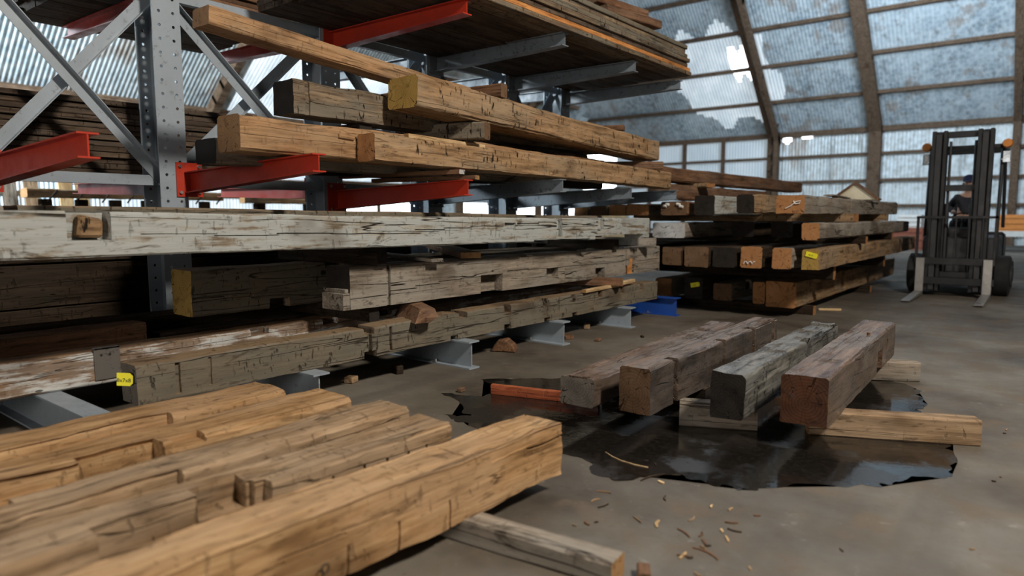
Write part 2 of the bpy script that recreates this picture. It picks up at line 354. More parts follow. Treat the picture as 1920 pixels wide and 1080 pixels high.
def text_mesh(name, body, size, mat, parent, M4, extr=.0006):
    cu = bpy.data.curves.new(name, 'FONT'); cu.body = body; cu.size = size; cu.extrude = extr; cu.align_x = 'CENTER'; cu.align_y = 'CENTER'
    tmp = bpy.data.objects.new('tmp', cu); COL.objects.link(tmp); bpy.context.view_layer.update()
    me = bpy.data.meshes.new_from_object(tmp.evaluated_get(bpy.context.evaluated_depsgraph_get())); bpy.data.objects.remove(tmp)
    me.materials.clear(); me.materials.append(mat); o = link(bpy.data.objects.new(name, me), parent); o.matrix_local = M4; return o
def frame(origin, right, up):        # matrix with local x=right, y=up, z=normal
    r = Vector(right).normalized(); u = Vector(up).normalized(); n = r.cross(u)
    m = Matrix((r, u, n)).transposed().to_4x4(); m.translation = Vector(origin); return m
def paper_tag(parent, cx, cz, w, h, rot, txt, yaw=0):   # a card stapled on the near end (local y=0 face, seen from -y)
    F = Matrix.Translation((cx, -.010-w*.5*abs(math.sin(R(yaw))), cz)) @ Matrix.Rotation(R(yaw), 4, 'Z') @ frame((0, 0, 0), (math.cos(R(rot)), 0, math.sin(R(rot))), (-math.sin(R(rot)), 0, math.cos(R(rot))))
    c = .22*h
    poly = [(-w/2, -h/2, 0), (w/2-c, -h/2, 0), (w/2, -h/2+c, 0), (w/2, h/2-c, 0), (w/2-c, h/2, 0), (-w/2, h/2, 0)]
    o = MB().prism(poly, (0, 0, .0012)).build('paper_tag', M['tagyellow'], parent); o.matrix_local = F; o['label'] = 'yellow paper tag with handwritten size'
    text_mesh('tag_writing', txt, h*.42, M['ink'], o, Matrix.Translation((-.06*w, -.08*h, .0016)))
    return o
def scrawl(parent, pts, r, name='paint_scrawl', mat='chalk'):
    o = MB().tube(pts, r, 6).build(name, M[mat], parent, True); o['label'] = 'white hand-drawn paint mark'; return o

T = timber
def check(y0, y1, z0, z1, n, seed=1, dep=.014, w=.006):      # a drying split wandering along the side, cut into the mesh
    rn = random.Random(seed); out = []
    for i in range(n):
        a = y0+(y1-y0)*i/n; b = y0+(y1-y0)*(i+1)/n; z = z0+(z1-z0)*(i+.5)/n+rn.uniform(-.006, .006); out.append(('x+', a-.01, b+.01, z, z+w*rn.uniform(.7, 1.3), dep))
    return out
XE = 'x+'
# --- foreground row of five beams on the floor bunks
def fg(p0, p1, W, H, mat, end, seed, cuts, label, **k):
    return T('timber', p0, p1, W, H, M[mat], E_[end], seed, cuts, .042, .010, .008, .018, label, 'timber', 'row of oak timbers lying in the left foreground', wane=2.2, **k)
y0 = -1.0
f1 = fg((-1.87, y0, .09), (-1.765, 2.60, .09), .235, .245, 'oak', 'tan', 1, [('x+', 3.1, 3.62, .20, .30, .006), ('z+', 2.9, 3.0, -.2, -.05, .004)]+[('x+', q, q+.009, 0, .11, .008) for q in (2.1, 2.38, 2.6, 2.86)]+check(1.9, 2.6, .12, .17, 3, 9, .008)+check(3.35, 3.6, .18, .185, 1, 9, .03, .01), 'golden brown squared timber nearest the camera, with a black ring mark on its side')
f2 = fg((-2.25, y0, .09), (-2.20, 2.29, .09), .235, .235, 'oak_dull', 'tan', 2, [('x+', 1.78, 2.32, .10, .30, .08), ('z+', 2.12, 2.30, -.15, .02, .10), ('x+', 2.32, 2.36, 0, .3, .05), ('x+', .9, 1.45, .12, .30, .06), ('z+', 1.3, 1.36, -.1, .02, .02)]+[('x+', q, q+.012, 0, .17, .012) for q in (2.62, 2.78, 2.9, 3.02, 3.13)], 'second timber from the front of the foreground row, with broken dark notches along its edge')
f3 = fg((-2.60, y0, .09), (-2.545, 2.35, .09), .24, .235, 'oak_dull', 'tan', 3, [('x+', 1.0, 2.2, .13, .30, .04), ('z+', 1.55, 1.7, -.3, -.17, .04)], 'middle timber of the five in the foreground row, smooth tan top')
f4 = fg((-3.02, y0, .09), (-2.965, 2.30, .09), .31, .235, 'oak', 'orange', 4, [('x+', 2.0, 2.32, 0, .3, .11), ('x+', 1.25, 2.0, .15, .30, .04), ('z+', 2.36, 2.5, -.08, .02, .03)], 'fourth timber of the foreground row, with a square step cut from its near side')
f5 = fg((-3.40, y0, .09), (-3.385, 2.18, .09), .32, .235, 'oak', 'orange', 5, [('x+', 1.5, 2.55, .17, .3, .05)], 'foreground row timber farthest from the camera, lying against the rack bases')
rg = MB()
ringpts = [(0, 0, 0)]
def ringmark(parent, y, z, r):
    n = 20; pts = [(.0095, y+math.cos(i/n*6.283)*r*.85, z+math.sin(i/n*6.283)*r) for i in range(n+1)]
    o = MB().tube(pts, .003, 6).build('ink_mark', M['ink'], parent, True); o['label'] = 'black hand-drawn ring'; return o
ringmark(f1, 2.28, .075, .016)
T('bunk', (-1.17, 2.12, 0), (-4.0, 1.78, 0), .115, .09, M['grey'], E_['tan'], 11, [], .06, .004, .003, .008, 'grey and orange square bunk sticking out under the front timber of the foreground row', 'wooden bunk')
T('bunk', (-1.35, -.45, 0), (-3.9, -.5, 0), .115, .09, M['grey'], E_['tan'], 12, [], .1, .004, .003, .008, 'bunk under the near ends of the foreground row', 'wooden bunk')
T('wood_block', (-1.06, 2.12, 0), (-1.10, 2.19, 0), .05, .035, M['brown'], E_['brown'], 13, [], .03, .003, .003, .006, 'small brown wood scrap on the floor beside the end of the front bunk', 'wood scrap')

# --- four damp timbers on the right
T('timber', (-2.135, 3.46, .15), (-2.29, 6.15, .15), .235, .175, M['wetbrown'], E_['grey'], 21, [('z+', .0, .05, -.2, -.05, .02)], .05, .006, .006, .012, 'thin brown timber with a rotted grey end, leftmost of the four on the wet floor', 'timber')
T('timber', (-1.80, 3.53, .15), (-1.85, 5.95, .15), .20, .275, M['wetblack'], E_['brown'], 22, [('x+', .33, .40, 0, .3, .07), ('x+', 1.13, 1.20, .0, .3, .07), ('x+', 1.78, 1.86, .0, .3, .07), ('x+', 2.25, 2.36, .1, .3, .04)], .05, .006, .004, .012, 'brown-topped timber with a black slotted side, second from left on the wet floor', 'timber')
T('timber', (-1.325, 3.74, .15), (-1.41, 6.12, .15), .19, .265, M['wetgrey'], E_['dark'], 23, [('z+', 1.35, 1.5, -.05, .02, .1), ('z+', 1.9, 2.3, -.19, .02, .02), ('x+', 1.35, 1.5, .1, .3, .05)], .045, .012, .008, .018, 'rough grey splintered timber with a black end, third from left on the wet floor', 'timber', wane=3)
r4 = T('timber', (-.93, 3.91, .15), (-1.03, 6.38, .15), .25, .275, M['wetbrown'], E_['reddish'], 24, [('x+', 1.62, 1.85, 0, .16, .05), ('x+', 2.05, 2.09, .1, .3, .02)], .05, .006, .004, .014, 'thick dark brown timber with a reddish end, rightmost of the four on the wet floor', 'timber')
MB().tube([(-.07, 1.62, .27), (-.07, 1.62, .30)], .012, 8).build('peg', M['brown'], r4, True)
T('bunk', (-.335, 4.72, 0), (-1.16, 4.335, 0), .12, .15, M['oak_dull'], E_['tan'], 25, [], .07, .004, .003, .008, 'long tan bunk sticking out to the right from under the rightmost damp timber', 'wooden bunk')
T('bunk', (-1.42, 4.21, 0), (-1.84, 4.02, 0), .12, .15, M['grey'], E_['tan'], 29, [], .05, .004, .003, .008, 'short grey bunk end between the second and third damp timbers', 'wooden bunk')
T('bunk', (-1.80, 4.45, 0), (-2.6, 4.45, 0), .12, .15, M['dark'], E_['dark'], 30, [], .1, .004, .003, .008, 'dark bunk in the shade under the two left damp timbers', 'wooden bunk')
T('bunk', (-.86, 6.25, 0), (-2.65, 5.25, 0), .12, .15, M['grey'], E_['tan'], 26, [], .08, .004, .003, .008, 'grey bunk under the far ends of the four damp timbers', 'wooden bunk')
T('board', (-3.20, 3.76, .0), (-2.42, 3.98, .0), .04, .075, M['red_wet'], E_['reddish'], 27, [], .05, .002, .002, .004, 'wet reddish board standing on edge in the puddle', 'board')
T('wood_block', (-2.55, 5.65, 0), (-2.7, 5.72, 0), .09, .1, M['orange'], E_['tan'], 28, [], .05, .003, .003, .006, 'orange wood block showing behind the leftmost damp timber', 'wood block')

# --- lower front layer on the rack bases
a1 = T('timber', (-4.02, 1.65, .235), (-4.02, 8.02, .245), .20, .225, M['weathered'], E_['grey'], 31,
  [('z+', 1.62, 1.72, -.20, .02, .05), ('x+', 1.66, 1.70, 0, .3, .04), ('z-', 1.62, 1.74, -.2, .02, .05), ('x+', 1.87, 1.90, .02, .21, .03), ('z+', 2.66, 2.76, -.2, .02, .05), ('z-', 2.55, 2.64, -.2, .02, .04),
   ('z+', 3.27, 3.37, -.09, .02, .075), ('z-', 3.27, 3.37, -.2, .02, .05), ('z+', 3.88, 3.98, -.09, .02, .075), ('z-', 3.90, 3.99, -.2, .02, .04), ('z+', 4.40, 4.5, -.09, .02, .075), ('z-', 4.4, 4.5, -.2, .02, .04),
   ('z+', 4.92, 5.02, -.09, .02, .075), ('z+', 5.42, 5.52, -.09, .02, .075), ('z+', 5.9, 6.0, -.09, .02, .075), ('x+', .22, .25, .02, .21, .02), ('x+', .42, .44, .04, .21, .012)],
  .045, .007, .004, .012, 'long notched grey-brown timber with a yellow tag, lowest and nearest on the rack bases', 'timber')
paper_tag(a1, -.055, .150, .088, .074, -3, '8x7x8', 42)
a2 = T('timber', (-4.70, -.6, .24), (-4.70, 8.2, .24), .22, .215, M['whitepatch'], E_['grey'], 32, [('z-', 3.3, 3.5, -.3, .02, .05), ('z+', 3.35, 3.5, -.08, .02, .05), ('z+', 4.0, 4.15, -.08, .02, .05), ('z+', 4.6, 4.75, -.08, .02, .05)], .07, .009, .005, .014, 'patchy whitewashed timber with a steel plate, lying behind the yellow-tagged one', 'timber')
pl = MB().box((.004, 2.28, .03), (.018, 2.43, .235)).box((-.02, 2.28, .221), (.018, 2.43, .235)).build('steel_plate', M['plate'], a2, bevel=.003)
for yy in (2.32, 2.37): MB().tube([(.018, yy, .19), (.024, yy, .19)], .006, 8).build('bolt_head', M['ink'], pl)
T('timber', (-5.10, -.6, .24), (-5.10, 2.18, .24), .22, .30, M['brown'], E_['brown'], 33, [], .07, .006, .004, .012, 'reddish brown timber behind the patchy whitewashed one, lower left', 'timber')
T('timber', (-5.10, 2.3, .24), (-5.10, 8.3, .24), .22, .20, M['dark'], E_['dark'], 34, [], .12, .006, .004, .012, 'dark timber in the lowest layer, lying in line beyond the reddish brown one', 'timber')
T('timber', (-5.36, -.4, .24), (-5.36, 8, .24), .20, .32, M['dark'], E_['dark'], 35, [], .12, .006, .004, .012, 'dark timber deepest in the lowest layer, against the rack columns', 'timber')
# wedge and small pieces on the lower layer
wb = MB().prism([(-4.40, 3.90, .455), (-3.93, 3.70, .455), (-3.90, 3.78, .50), (-3.97, 3.80, .56), (-4.25, 3.93, .575), (-4.42, 3.98, .53)], (.04, .12, 0)).build('wedge_block', M['brown'], None, bevel=.003)
tag(wb, 'brown wedge-shaped block on top of the yellow-tagged timber', 'wood block')
T('sticker', (-3.97, 6.25, .475), (-4.02, 7.05, .475), .05, .035, M['pale'], E_['tan'], 36, [], .08, .002, .002, .003, 'longer pale thin stick lying on top of the notched lower timber', 'wood strip')
T('sticker', (-3.96, 7.0, .50), (-4.03, 7.45, .50), .06, .04, M['pale'], E_['tan'], 37, [], .08, .002, .002, .003, 'short pale stick just beyond the longer one on the notched lower timber', 'wood strip')
T('wood_block', (-3.93, 6.98, .50), (-4.75, 6.62, .50), .10, .095, M['brown'], E_['tan'], 38, [], .06, .003, .003, .006, 'brown spacer block between the notched lower timber and the beam above', 'wood block')
for x, y, l in ((-3.95, 3.1, 'front'), ):
    pass
T('spacer', (-4.26, 3.62, .46), (-5.5, 3.62, .46), .10, .11, M['dark'], E_['dark'], 39, [], .12, .002, .002, .005, 'dark spacer under the yellow-ended beam, between lower and middle layers', 'wood spacer')
# --- middle layer
m1 = T('timber', (-4.20, 3.29, .585), (-4.20, 8.42, .575), .29, .325, M['grey'], E_['dark'], 41,
  [('x+', .37, .41, .0, .33, .03), ('x+', 1.5, 1.82, .0, .17, .10), ('x+', 1.5, 1.52, .0, .02, .1), ('x+', 2.55, 2.78, .07, .17, .10), ('x+', 2.78, 2.9, 0, .17, .012),
   ('x+', 4.2, 4.24, 0, .3, .02), ('x+', 4.4, 4.46, .17, .33, .05), ('x+', 4.24, 4.44, 0, .11, .02), ('z+', 3.2, 3.55, -.3, -.12, .05), ('z+', 2.1, 2.3, -.08, .02, .015), ('x+', 3.52, 3.72, 0, .12, .1)]+check(.42, 1.5, .10, .17, 4, 5)+check(1.9, 4.2, .18, .16, 7, 6)+check(4.5, 5.1, .15, .16, 2, 7),
  .05, .006, .003, .010, 'long grey beam with mortise pockets, middle layer of the front stack', 'timber')
sb = MB().prism([(.002, 4.25, .01), (.002, 4.36, .01), (.002, 4.36, .20), (.002, 4.31, .20), (.002, 4.31, .12), (.002, 4.25, .11)], (.012, 0, 0)).build('orange_patch', M['orange'], m1); sb['label'] = 'torn orange wood patch'
m1s = MB().box((-.27, -.06, .0), (-.005, .01, .13)).box((-.29, -.03, .13), (-.02, .01, .16)).build('split_end_block', M['grey'], m1, bevel=.004); m1s['label'] = 'splintered brown block at the lower end'
m2 = T('timber', (-4.86, 2.40, .575), (-4.86, 8.3, .575), .29, .335, M['weathered'], E_['yellow'], 42, [('z+', 1.15, 1.35, -.12, .02, .05), ('z-', .62, .80, -.30, .02, .08), ('z+', 2.6, 2.75, -.3, -.1, .04)]+check(.02, .7, .14, .10, 3, 8),
  .055, .008, .004, .014, 'brown beam with a yellow painted end, behind the grey mortised beam', 'timber')
MB().tube([(.0085, 1.12, .25), (.0095, 1.12, .25)], .02, 14).build('bored_hole', M['ink'], m2)['label'] = 'dark bored peg hole'
T('timber', (-5.25, 4.1, .575), (-5.25, 8.3, .575), .28, .32, M['oak_dull'], E_['tan'], 43, [('z+', 1.0, 1.3, -.12, .02, .06)], .1, .008, .004, .014, 'tan beam farthest back in the middle layer, beside the rack columns', 'timber')
# boards lying on the middle layer
T('plank', (-4.16, 4.75, .915), (-5.45, 5.58, .945), .19, .055, M['brown'], E_['tan'], 44, [], .08, .003, .002, .004, 'reddish brown plank lying slantwise on the middle layer under the whitewashed beam', 'plank')
T('plank', (-4.10, 4.20, .915), (-5.6, 4.35, .955), .13, .03, M['grey'], E_['grey'], 45, [], .08, .003, .002, .004, 'thin grey plank beside the slanting reddish brown plank on the middle layer', 'plank')
T('plank', (-4.02, 7.95, .925), (-5.4, 7.05, .955), .06, .10, M['grey'], E_['tan'], 46, [], .08, .003, .002, .004, 'grey plank on edge on the far end of the middle layer', 'plank')
for i, (yy, hh) in enumerate(((1.0, .155), (3.6, .13), (7.2, .115))):
    pass
T('spacer', (-4.15, 3.62, .915), (-5.5, 3.62, .915), .10, .15, M['dark'], E_['dark'], 47, [], .12, .002, .002, .005, 'dark spacer between the grey mortised beam and the whitewashed beam', 'wood spacer')
T('spacer', (-4.15, 7.25, .905), (-5.5, 7.25, .905), .10, .12, M['dark'], E_['dark'], 48, [], .12, .002, .002, .005, 'dark spacer under the far end of the whitewashed beam', 'wood spacer')
# --- whitewashed beam layer
w1 = T('timber', (-3.96, -.6, 1.10), (-3.96, 7.65, 1.035), .26, .235, M['white'], E_['grey'], 51,
  [('x+', 1.93, 2.14, .085, .25, .10), ('x+', 5.46, 5.62, .12, .19, .03), ('x+', 6.28, 6.38, .05, .24, .05), ('z-', 5.9, 6.9, -.3, .02, .02), ('z-', 7.0, 8.1, -.3, .02, .05), ('x+', 7.05, 7.18, .12, .24, .05)]+check(2.3, 4.4, .105, .10, 5, 2)+check(4.35, 6.3, .125, .19, 6, 3)+check(6.4, 7.0, .12, .11, 2, 4),
  .05, .007, .003, .010, 'long whitewashed beam with a knocked-out hole at left, chest high before the rack', 'timber')
mt = MB().prism([(-.10, 1.985, .105), (-.10, 2.11, .10), (-.10, 2.115, .20), (-.10, 2.0, .225)], (.075, 0, 0)).build('broken_tenon', M['hewn'], w1, bevel=.015); mt['label'] = 'brown broken tenon inside the hole'
w2 = T('timber', (-4.36, 1.24, 1.10), (-4.36, 7.2, 1.05), .25, .255, M['weathered'], E_['brown'], 52, [], .08, .007, .004, .012, 'brown timber showing just above and behind the whitewashed beam', 'timber')
w3 = T('timber', (-4.33, -.6, 1.10), (-4.33, 1.17, 1.10), .25, .255, M['grey'], E_['tan'], 53, [], .08, .006, .004, .012, 'grey timber with white lettering on its side, at the left edge above the whitewashed beam', 'timber')
text_mesh('painted_letters', 'SI', .055, M['chalk'], w3, frame((.008, 1.70, .215), (0, 1, 0), (0, 0, 1)))
T('spacer', (-4.15, -.35, .55), (-5.5, -.35, .55), .10, .545, M['dark'], E_['dark'], 54, [], .12, .002, .002, .005, 'dark upright packing under the near end of the whitewashed beam', 'wood spacer')

# --- timbers on the first arm level
T('timber', (-4.13, 2.40, 1.715), (-4.13, 6.9, 1.715), .27, .23, M['tan'], E_['tan'], 61, [('z+', .0, .1, -.3, .02, .01)], .05, .012, .004, .018, 'smooth tan timber on the first red arm, behind the nearer hewn tan one', 'timber', wane=2.2)
t2 = T('timber', (-3.91, 3.32, 1.70), (-3.91, 8.12, 1.645), .195, .205, M['hewn'], E_['orange'], 62, [('z-', .05, .3, -.3, -.15, .01)], .045, .009, .006, .016, 'hand-hewn tan timber along the tips of the first level of arms', 'timber', wane=2.2)
MB().tube([(-.22, -.02, .17), (-.22, -.16, .175)], .018, 8).build('wooden_peg', M['tan'], t2, True)
T('timber', (-4.52, 2.45, 1.66), (-4.52, 6.5, 1.66), .28, .17, M['grey'], E_['dark'], 63, [], .08, .008, .005, .016, 'grey timber with a dark end set back beside the rack column on the red arm', 'timber')
T('timber', (-4.9, 3.0, 1.66), (-4.9, 8.1, 1.66), .3, .2, M['dark'], E_['dark'], 64, [], .12, .008, .005, .016, 'dark timber deep on the first level of arms near the columns', 'timber')
T('timber', (-4.45, 5.4, 1.86), (-4.42, 6.95, 1.86), .16, .16, M['hewn_grey'], E_['dark'], 65, [], .08, .008, .005, .016, 'rough grey timber lying between the hewn tan timbers, far half of the first arm level', 'timber')
T('sticker', (-3.88, 4.42, 1.605), (-5.0, 4.25, 1.605), .07, .035, M['brown'], E_['tan'], 66, [], .08, .002, .002, .003, 'lower brown stick on the second red arm', 'wood strip')
T('sticker', (-3.86, 4.22, 1.64), (-5.2, 4.05, 1.64), .08, .035, M['brown'], E_['white'], 67, [], .08, .002, .002, .003, 'upper brown stick with a white-painted end on the second red arm', 'wood strip')
T('sticker', (-4.02, 3.75, 1.905), (-4.10, 4.75, 1.90), .05, .035, M['pale'], E_['tan'], 68, [], .08, .002, .002, .003, 'pale yellow strip lying on top of the hewn tan timber', 'wood strip')
T('spacer', (-4.40, 3.7, 1.945), (-4.9, 3.7, 1.945), .12, .085, M['dark'], E_['dark'], 69, [], .1, .003, .003, .006, 'dark spacer under the near end of the dark-ended hewn timber', 'wood spacer')
# second tier: U1, U2
T('timber', (-4.36, 2.96, 2.035), (-4.36, 7.2, 2.035), .25, .25, M['hewn_grey'], E_['dark'], 71, [('x+', .10, .14, 0, .3, .015), ('z+', .25, .9, -.04, .02, .02)], .042, .010, .007, .018, 'dark-ended hewn timber with square axe marks, left in the second tier', 'timber', wane=2.4)
T('timber', (-3.96, 3.78, 2.14), (-3.96, 7.88, 1.98), .33, .24, M['hewn'], E_['yellow'], 72, [], .042, .012, .007, .020, 'hewn timber with a yellow end, topmost and nearest in the second tier', 'timber', wane=2.4)
T('wood_block', (-3.93, 4.62, 1.955), (-4.75, 4.35, 1.955), .13, .14, M['hewn_grey'], E_['brown'], 73, [], .05, .006, .005, .012, 'rough spacer block under the yellow-ended hewn timber', 'wood block')
T('wood_block', (-3.92, 7.85, 1.87), (-4.75, 7.15, 1.87), .12, .09, M['brown'], E_['orange'], 74, [], .05, .004, .004, .008, 'brown spacer under the far end of the yellow-ended hewn timber', 'wood block')
T('timber', (-4.32, 2.33, 2.515), (-4.40, 5.9, 2.29), .20, .125, M['tan'], E_['tan'], 75, [], .06, .008, .004, .012, 'slender tan timber leaning down over the second tier from the upper left', 'timber')
T('wood_block', (-4.05, 5.0, 2.37), (-5.4, 4.9, 2.37), .10, .125, M['brown'], E_['brown'], 76, [], .06, .004, .004, .008, 'reddish brown cross piece on top of the hewn timbers below the upper arms', 'wood block')
T('wood_block', (-4.15, 7.35, 2.30), (-5.2, 6.9, 2.30), .16, .06, M['brown'], E_['brown'], 77, [], .06, .004, .004, .008, 'short brown board on top near the far end of the second tier', 'wood block')
T('sticker', (-4.31, 4.02, 2.29), (-4.6, 4.02, 2.29), .08, .03, M['brown'], E_['brown'], 78, [], .06, .004, .004, .008, 'thin brown strip under the slender leaning timber', 'wood strip')

# ------------------------------------------------------------------ cantilever rack
rack = empty('cantilever_rack', (-5.75, 2.72, 0), 'grey double-sided cantilever rack with red and grey arms carrying the timbers', 'rack')
def RP(o):                      # keep world placement under the rack empty
    o.parent = rack; o.matrix_parent_inverse = Matrix.Translation((5.75, -2.72, 0)); return o
def holed_plate(mb, x0, x1, y0, y1, z0, z1, cols, pitch, r):
    """plate normal X with round holes (octagons); thickness x0..x1"""
    ys = [y0]+[y0+(y1-y0)*(i+1)/cols for i in range(cols)]; n = int((z1-z0)/pitch); zz = [z0+pitch*i for i in range(n)]+[z1]
    for ci in range(cols):
        for k in range(len(zz)-1):
            a, b, c, d = ys[ci], ys[ci+1], zz[k], zz[k+1]; cy, cz = (a+b)/2, (c+d)/2
            outer = [(b, cz), (b, d), (cy, d), (a, d), (a, cz), (a, c), (cy, c), (b, c)]
            hole = [(cy+r*math.cos(i*math.pi/4), cz+r*math.sin(i*math.pi/4)) for i in range(8)]
            v = []; 
            for xx in (x0, x1): v += [(xx, p[0], p[1]) for p in outer]+[(xx, p[0], p[1]) for p in hole]
            f = []
            for i in range(8):
                j = (i+1) % 8
                f.append((i, j, 8+j, 8+i)); f.append((16+j, 16+i, 24+i, 24+j)); f.append((8+i, 8+j, 24+j, 24+i))
            mb.add(v, f)
    mb.box((x0, y0-.0005, z0), (x1, y0, z1)); mb.box((x0, y1, z0), (x1, y1+.0005, z1))
COLY = [1.33, 2.67, 4.22, 5.62, 7.0, 8.22]
HC = 6.2
for i, cy in enumerate(COLY):
    mb = MB()
    holed_plate(mb, -5.612, -5.60, cy-.11, cy+.11, .0, HC, 2, .105, .0125)
    holed_plate(mb, -5.90, -5.888, cy-.11, cy+.11, .0, HC, 2, .105, .0125)
    mb.box((-5.888, cy-.006, 0), (-5.612, cy+.006, HC))
    o = RP(mb.build('column', M['rackgrey']))
    # base arms with a flange top, tapering web and floor plate, front and back
    for sgn in (1, -1):
        b = MB(); xr = -5.60 if sgn > 0 else -5.90; xt = xr+sgn*1.74; y = cy+(.10 if sgn > 0 else 0)
        b.box((min(xr, xt), y-.065, 0), (max(xr, xt), y+.065, .012)).box((min(xr, xt), y-.065, .226), (max(xr, xt), y+.065, .238))
        b.prism([(xr, y-.005, .012), (xt-sgn*.03, y-.005, .012), (xt-sgn*.03, y-.005, .226), (xr, y-.005, .226)], (0, .01, 0))
        bo = RP(b.build('base_arm', M['blue'] if (i == 5) else M['rackgrey']))
        if i == 5: bo['label'] = 'blue base arm'
        if sgn > 0:
            bb = MB().tube([(xt-.42, y-.045, .012), (xt-.42, y-.045, .04)], .011, 8).box((xt-.445, y-.065, .012), (xt-.395, y-.02, .018)).build('anchor_bolt', M['bolt'], bo)
def arm(y, side, zt_tip, zb_tip, zt_root, zb_root, xt, mat, label=None, xr=None):
    xr = (-5.60 if side > 0 else -5.90) if xr is None else xr
    s = side; b = MB(); w = .052; t = .009; xa = xr+s*.012
    def sl(x, a, c): return a+(c-a)*(x-xa)/(xt-xa)
    # top & bottom flanges and web
    for zr, zt, d in ((zt_root, zt_tip, -t), (zb_root, zb_tip, t)):
        b.prism([(xa, y-w, zr), (xt, y-w, zt), (xt, y+w, zt), (xa, y+w, zr)], (0, 0, d))
    b.prism([(xa, y-.004, zb_root+t), (xt-s*.004, y-.004, zb_tip+t), (xt-s*.004, y-.004, zt_tip-t), (xa, y-.004, zt_root-t)], (0, .008, 0))
    o = RP(b.build('arm', M[mat]))
    if label: o['label'] = label
    p = MB().box((min(xr, xa), y-.115, zb_root-.03), (max(xr, xa), y+.10, zt_root+.075)).build('end_plate', M[mat], o); 
    if mat == 'red': p['label'] = 'red bolted end plate'
    for dy in (-.085, .07):
        for zz in (zt_root+.045, zb_root+.005):
            MB().tube([(xa, y+dy, zz), (xa+s*.014, y+dy, zz)], .014, 6).build('bolt', M['bolt'], o)
    return o
L1 = [(1.42, 1.72, 1.59), (2.80, 1.71, 1.59), (4.26, 1.60, 1.47), (5.64, 1.66, 1.535), (7.02, 1.625, 1.50), (8.18, 1.63, 1.505)]
for i, (y, zt, zb) in enumerate(L1):
    red = i < 3; arm(y, 1, zt, zb, zt-.055, zb-.105 if i else zb-.1, -3.86, 'red' if red else 'rackdark', 'red cantilever arm' if red else None)
L2 = [(2.84, 3.04, 2.92), (4.26, 3.03, 2.915), (5.66, 3.055, 2.93), (7.06, 3.025, 2.91), (8.22, 2.99, 2.88)]
for i, (y, zt, zb) in enumerate(L2):
    if i == 0: continue
    red = i < 2; arm(y, 1, zt, zb, zt+.02, zb-.03, -3.86, 'red' if red else 'rackdark', 'red cantilever arm' if red else None)
for y, hi in ((1.36, 1), (2.72, 1), (4.22, 1), (5.62, 0), (7.0, 0), (8.3, 0)):
    arm(y, -1, 1.62, 1.52, 1.60, 1.47, -7.72, 'red' if hi else 'rackdark', 'red cantilever arm on the back side' if hi else None)
    arm(y, -1, 3.13, 3.02, 3.10, 2.96, -7.72, 'red' if hi else 'rackdark', 'red cantilever arm on the back side' if hi else None)
def brace(y0, z0, y1, z1, x=-5.75, w=.045):
    d = Vector((0, y1-y0, z1-z0)); n = Vector((0, -d.z, d.y)).normalized()*w
    a = Vector((x, y0, z0)); b = a+d
    mb = MB().prism([a-n, b-n, b+n, a+n], (.006, 0, 0)); mb.prism([a-n, b-n, b-n+n*.14, a-n+n*.14], (.06, 0, 0))
    return RP(mb.build('brace', M['rackgrey']))
for i in range(5):
    a, b = COLY[i]+.05, COLY[i+1]-.05; xx = -5.66 if i == 0 else -5.75
    for z0, z1 in ((1.60, 3.02), (.2, 1.5), (3.1, 4.5)):
        if z0 < 1: continue
        brace(b, z0, a, z1, -5.72); brace(a, z0, b, z1, -5.80)
    for zz in (1.585, 3.06):
        RP(MB().box((-5.78, a-.02, zz-.04), (-5.72, b+.02, zz+.04)).build('strut', M['rackgrey']))

# ------------------------------------------------------------------ plank piles on the rack
random.seed(7)
def planks(x0, nx, w, y0, y1, z0, nz, t, mats, group, label, jit=.08, gap=.006, y1j=None, res=.35):
    out = []
    for k in range(nz):
        for i in range(nx):
            a = y0+random.uniform(-jit, jit); b = y1+random.uniform(-jit, jit)-(y1j or 0)*k
            x = x0-i*(w+.012)-random.uniform(0, .012)-(.012*(k % 3)); m = mats(k, i)
            o = T('plank', (x, a, z0+k*(t+gap)), (x, b, z0+k*(t+gap)), w, t, M[m], M[m] if m != 'orange' else E_['orange'], random.randint(100, 999), [], res, .003, .002, .004, label(k, i), 'plank', group)
            out.append(o)
    return out
planks(-3.78, 7, .245, 3.45, 8.42, 3.055, 7, .046, lambda k, i: 'orange' if (k == 1 and i == 0) else ('hewn_grey' if (k in (0, 3, 5) and i == 0) else ('weathered' if i == 0 and k in (4, 6) else 'darkplank')),
  'planks piled on the upper front arms', lambda k, i: 'fresh orange plank at the edge of the pile on the upper arms' if (k == 1 and i == 0) else ('weathered plank at the front edge of the pile on the upper arms' if i == 0 else 'dark plank in the pile on the upper front arms'), .07, .004, .03)
planks(-4.0, 3, .24, 5.2, 7.75, 3.41, 2, .05, lambda k, i: 'weathered', 'loose planks on top of the upper pile', lambda k, i: 'weathered plank lying loose on top of the upper pile', .25)
planks(-6.14, 2, .30, -.3, 3.62, 1.635, 13, .042, lambda k, i: 'darkplank', 'dark planks piled on the back arms', lambda k, i: 'dark thin plank in the tall pile on the lower back arms', .06, .005)
planks(-6.05, 6, .28, 2.25, 4.1, 3.14, 5, .045, lambda k, i: 'brown' if i == 0 else 'darkplank', 'planks piled on the upper back arms', lambda k, i: 'thin plank in the pile on the upper back arms', .06, .005)
planks(-6.2, 5, .29, -.4, 8.2, .245, 3, .33, lambda k, i: 'dark', 'added near-black timbers low behind the rack', lambda k, i: 'added near-black timber low on the back side of the rack', .06, .015, res=.6)  # added pile that closes gaps and keeps the space under the beams black
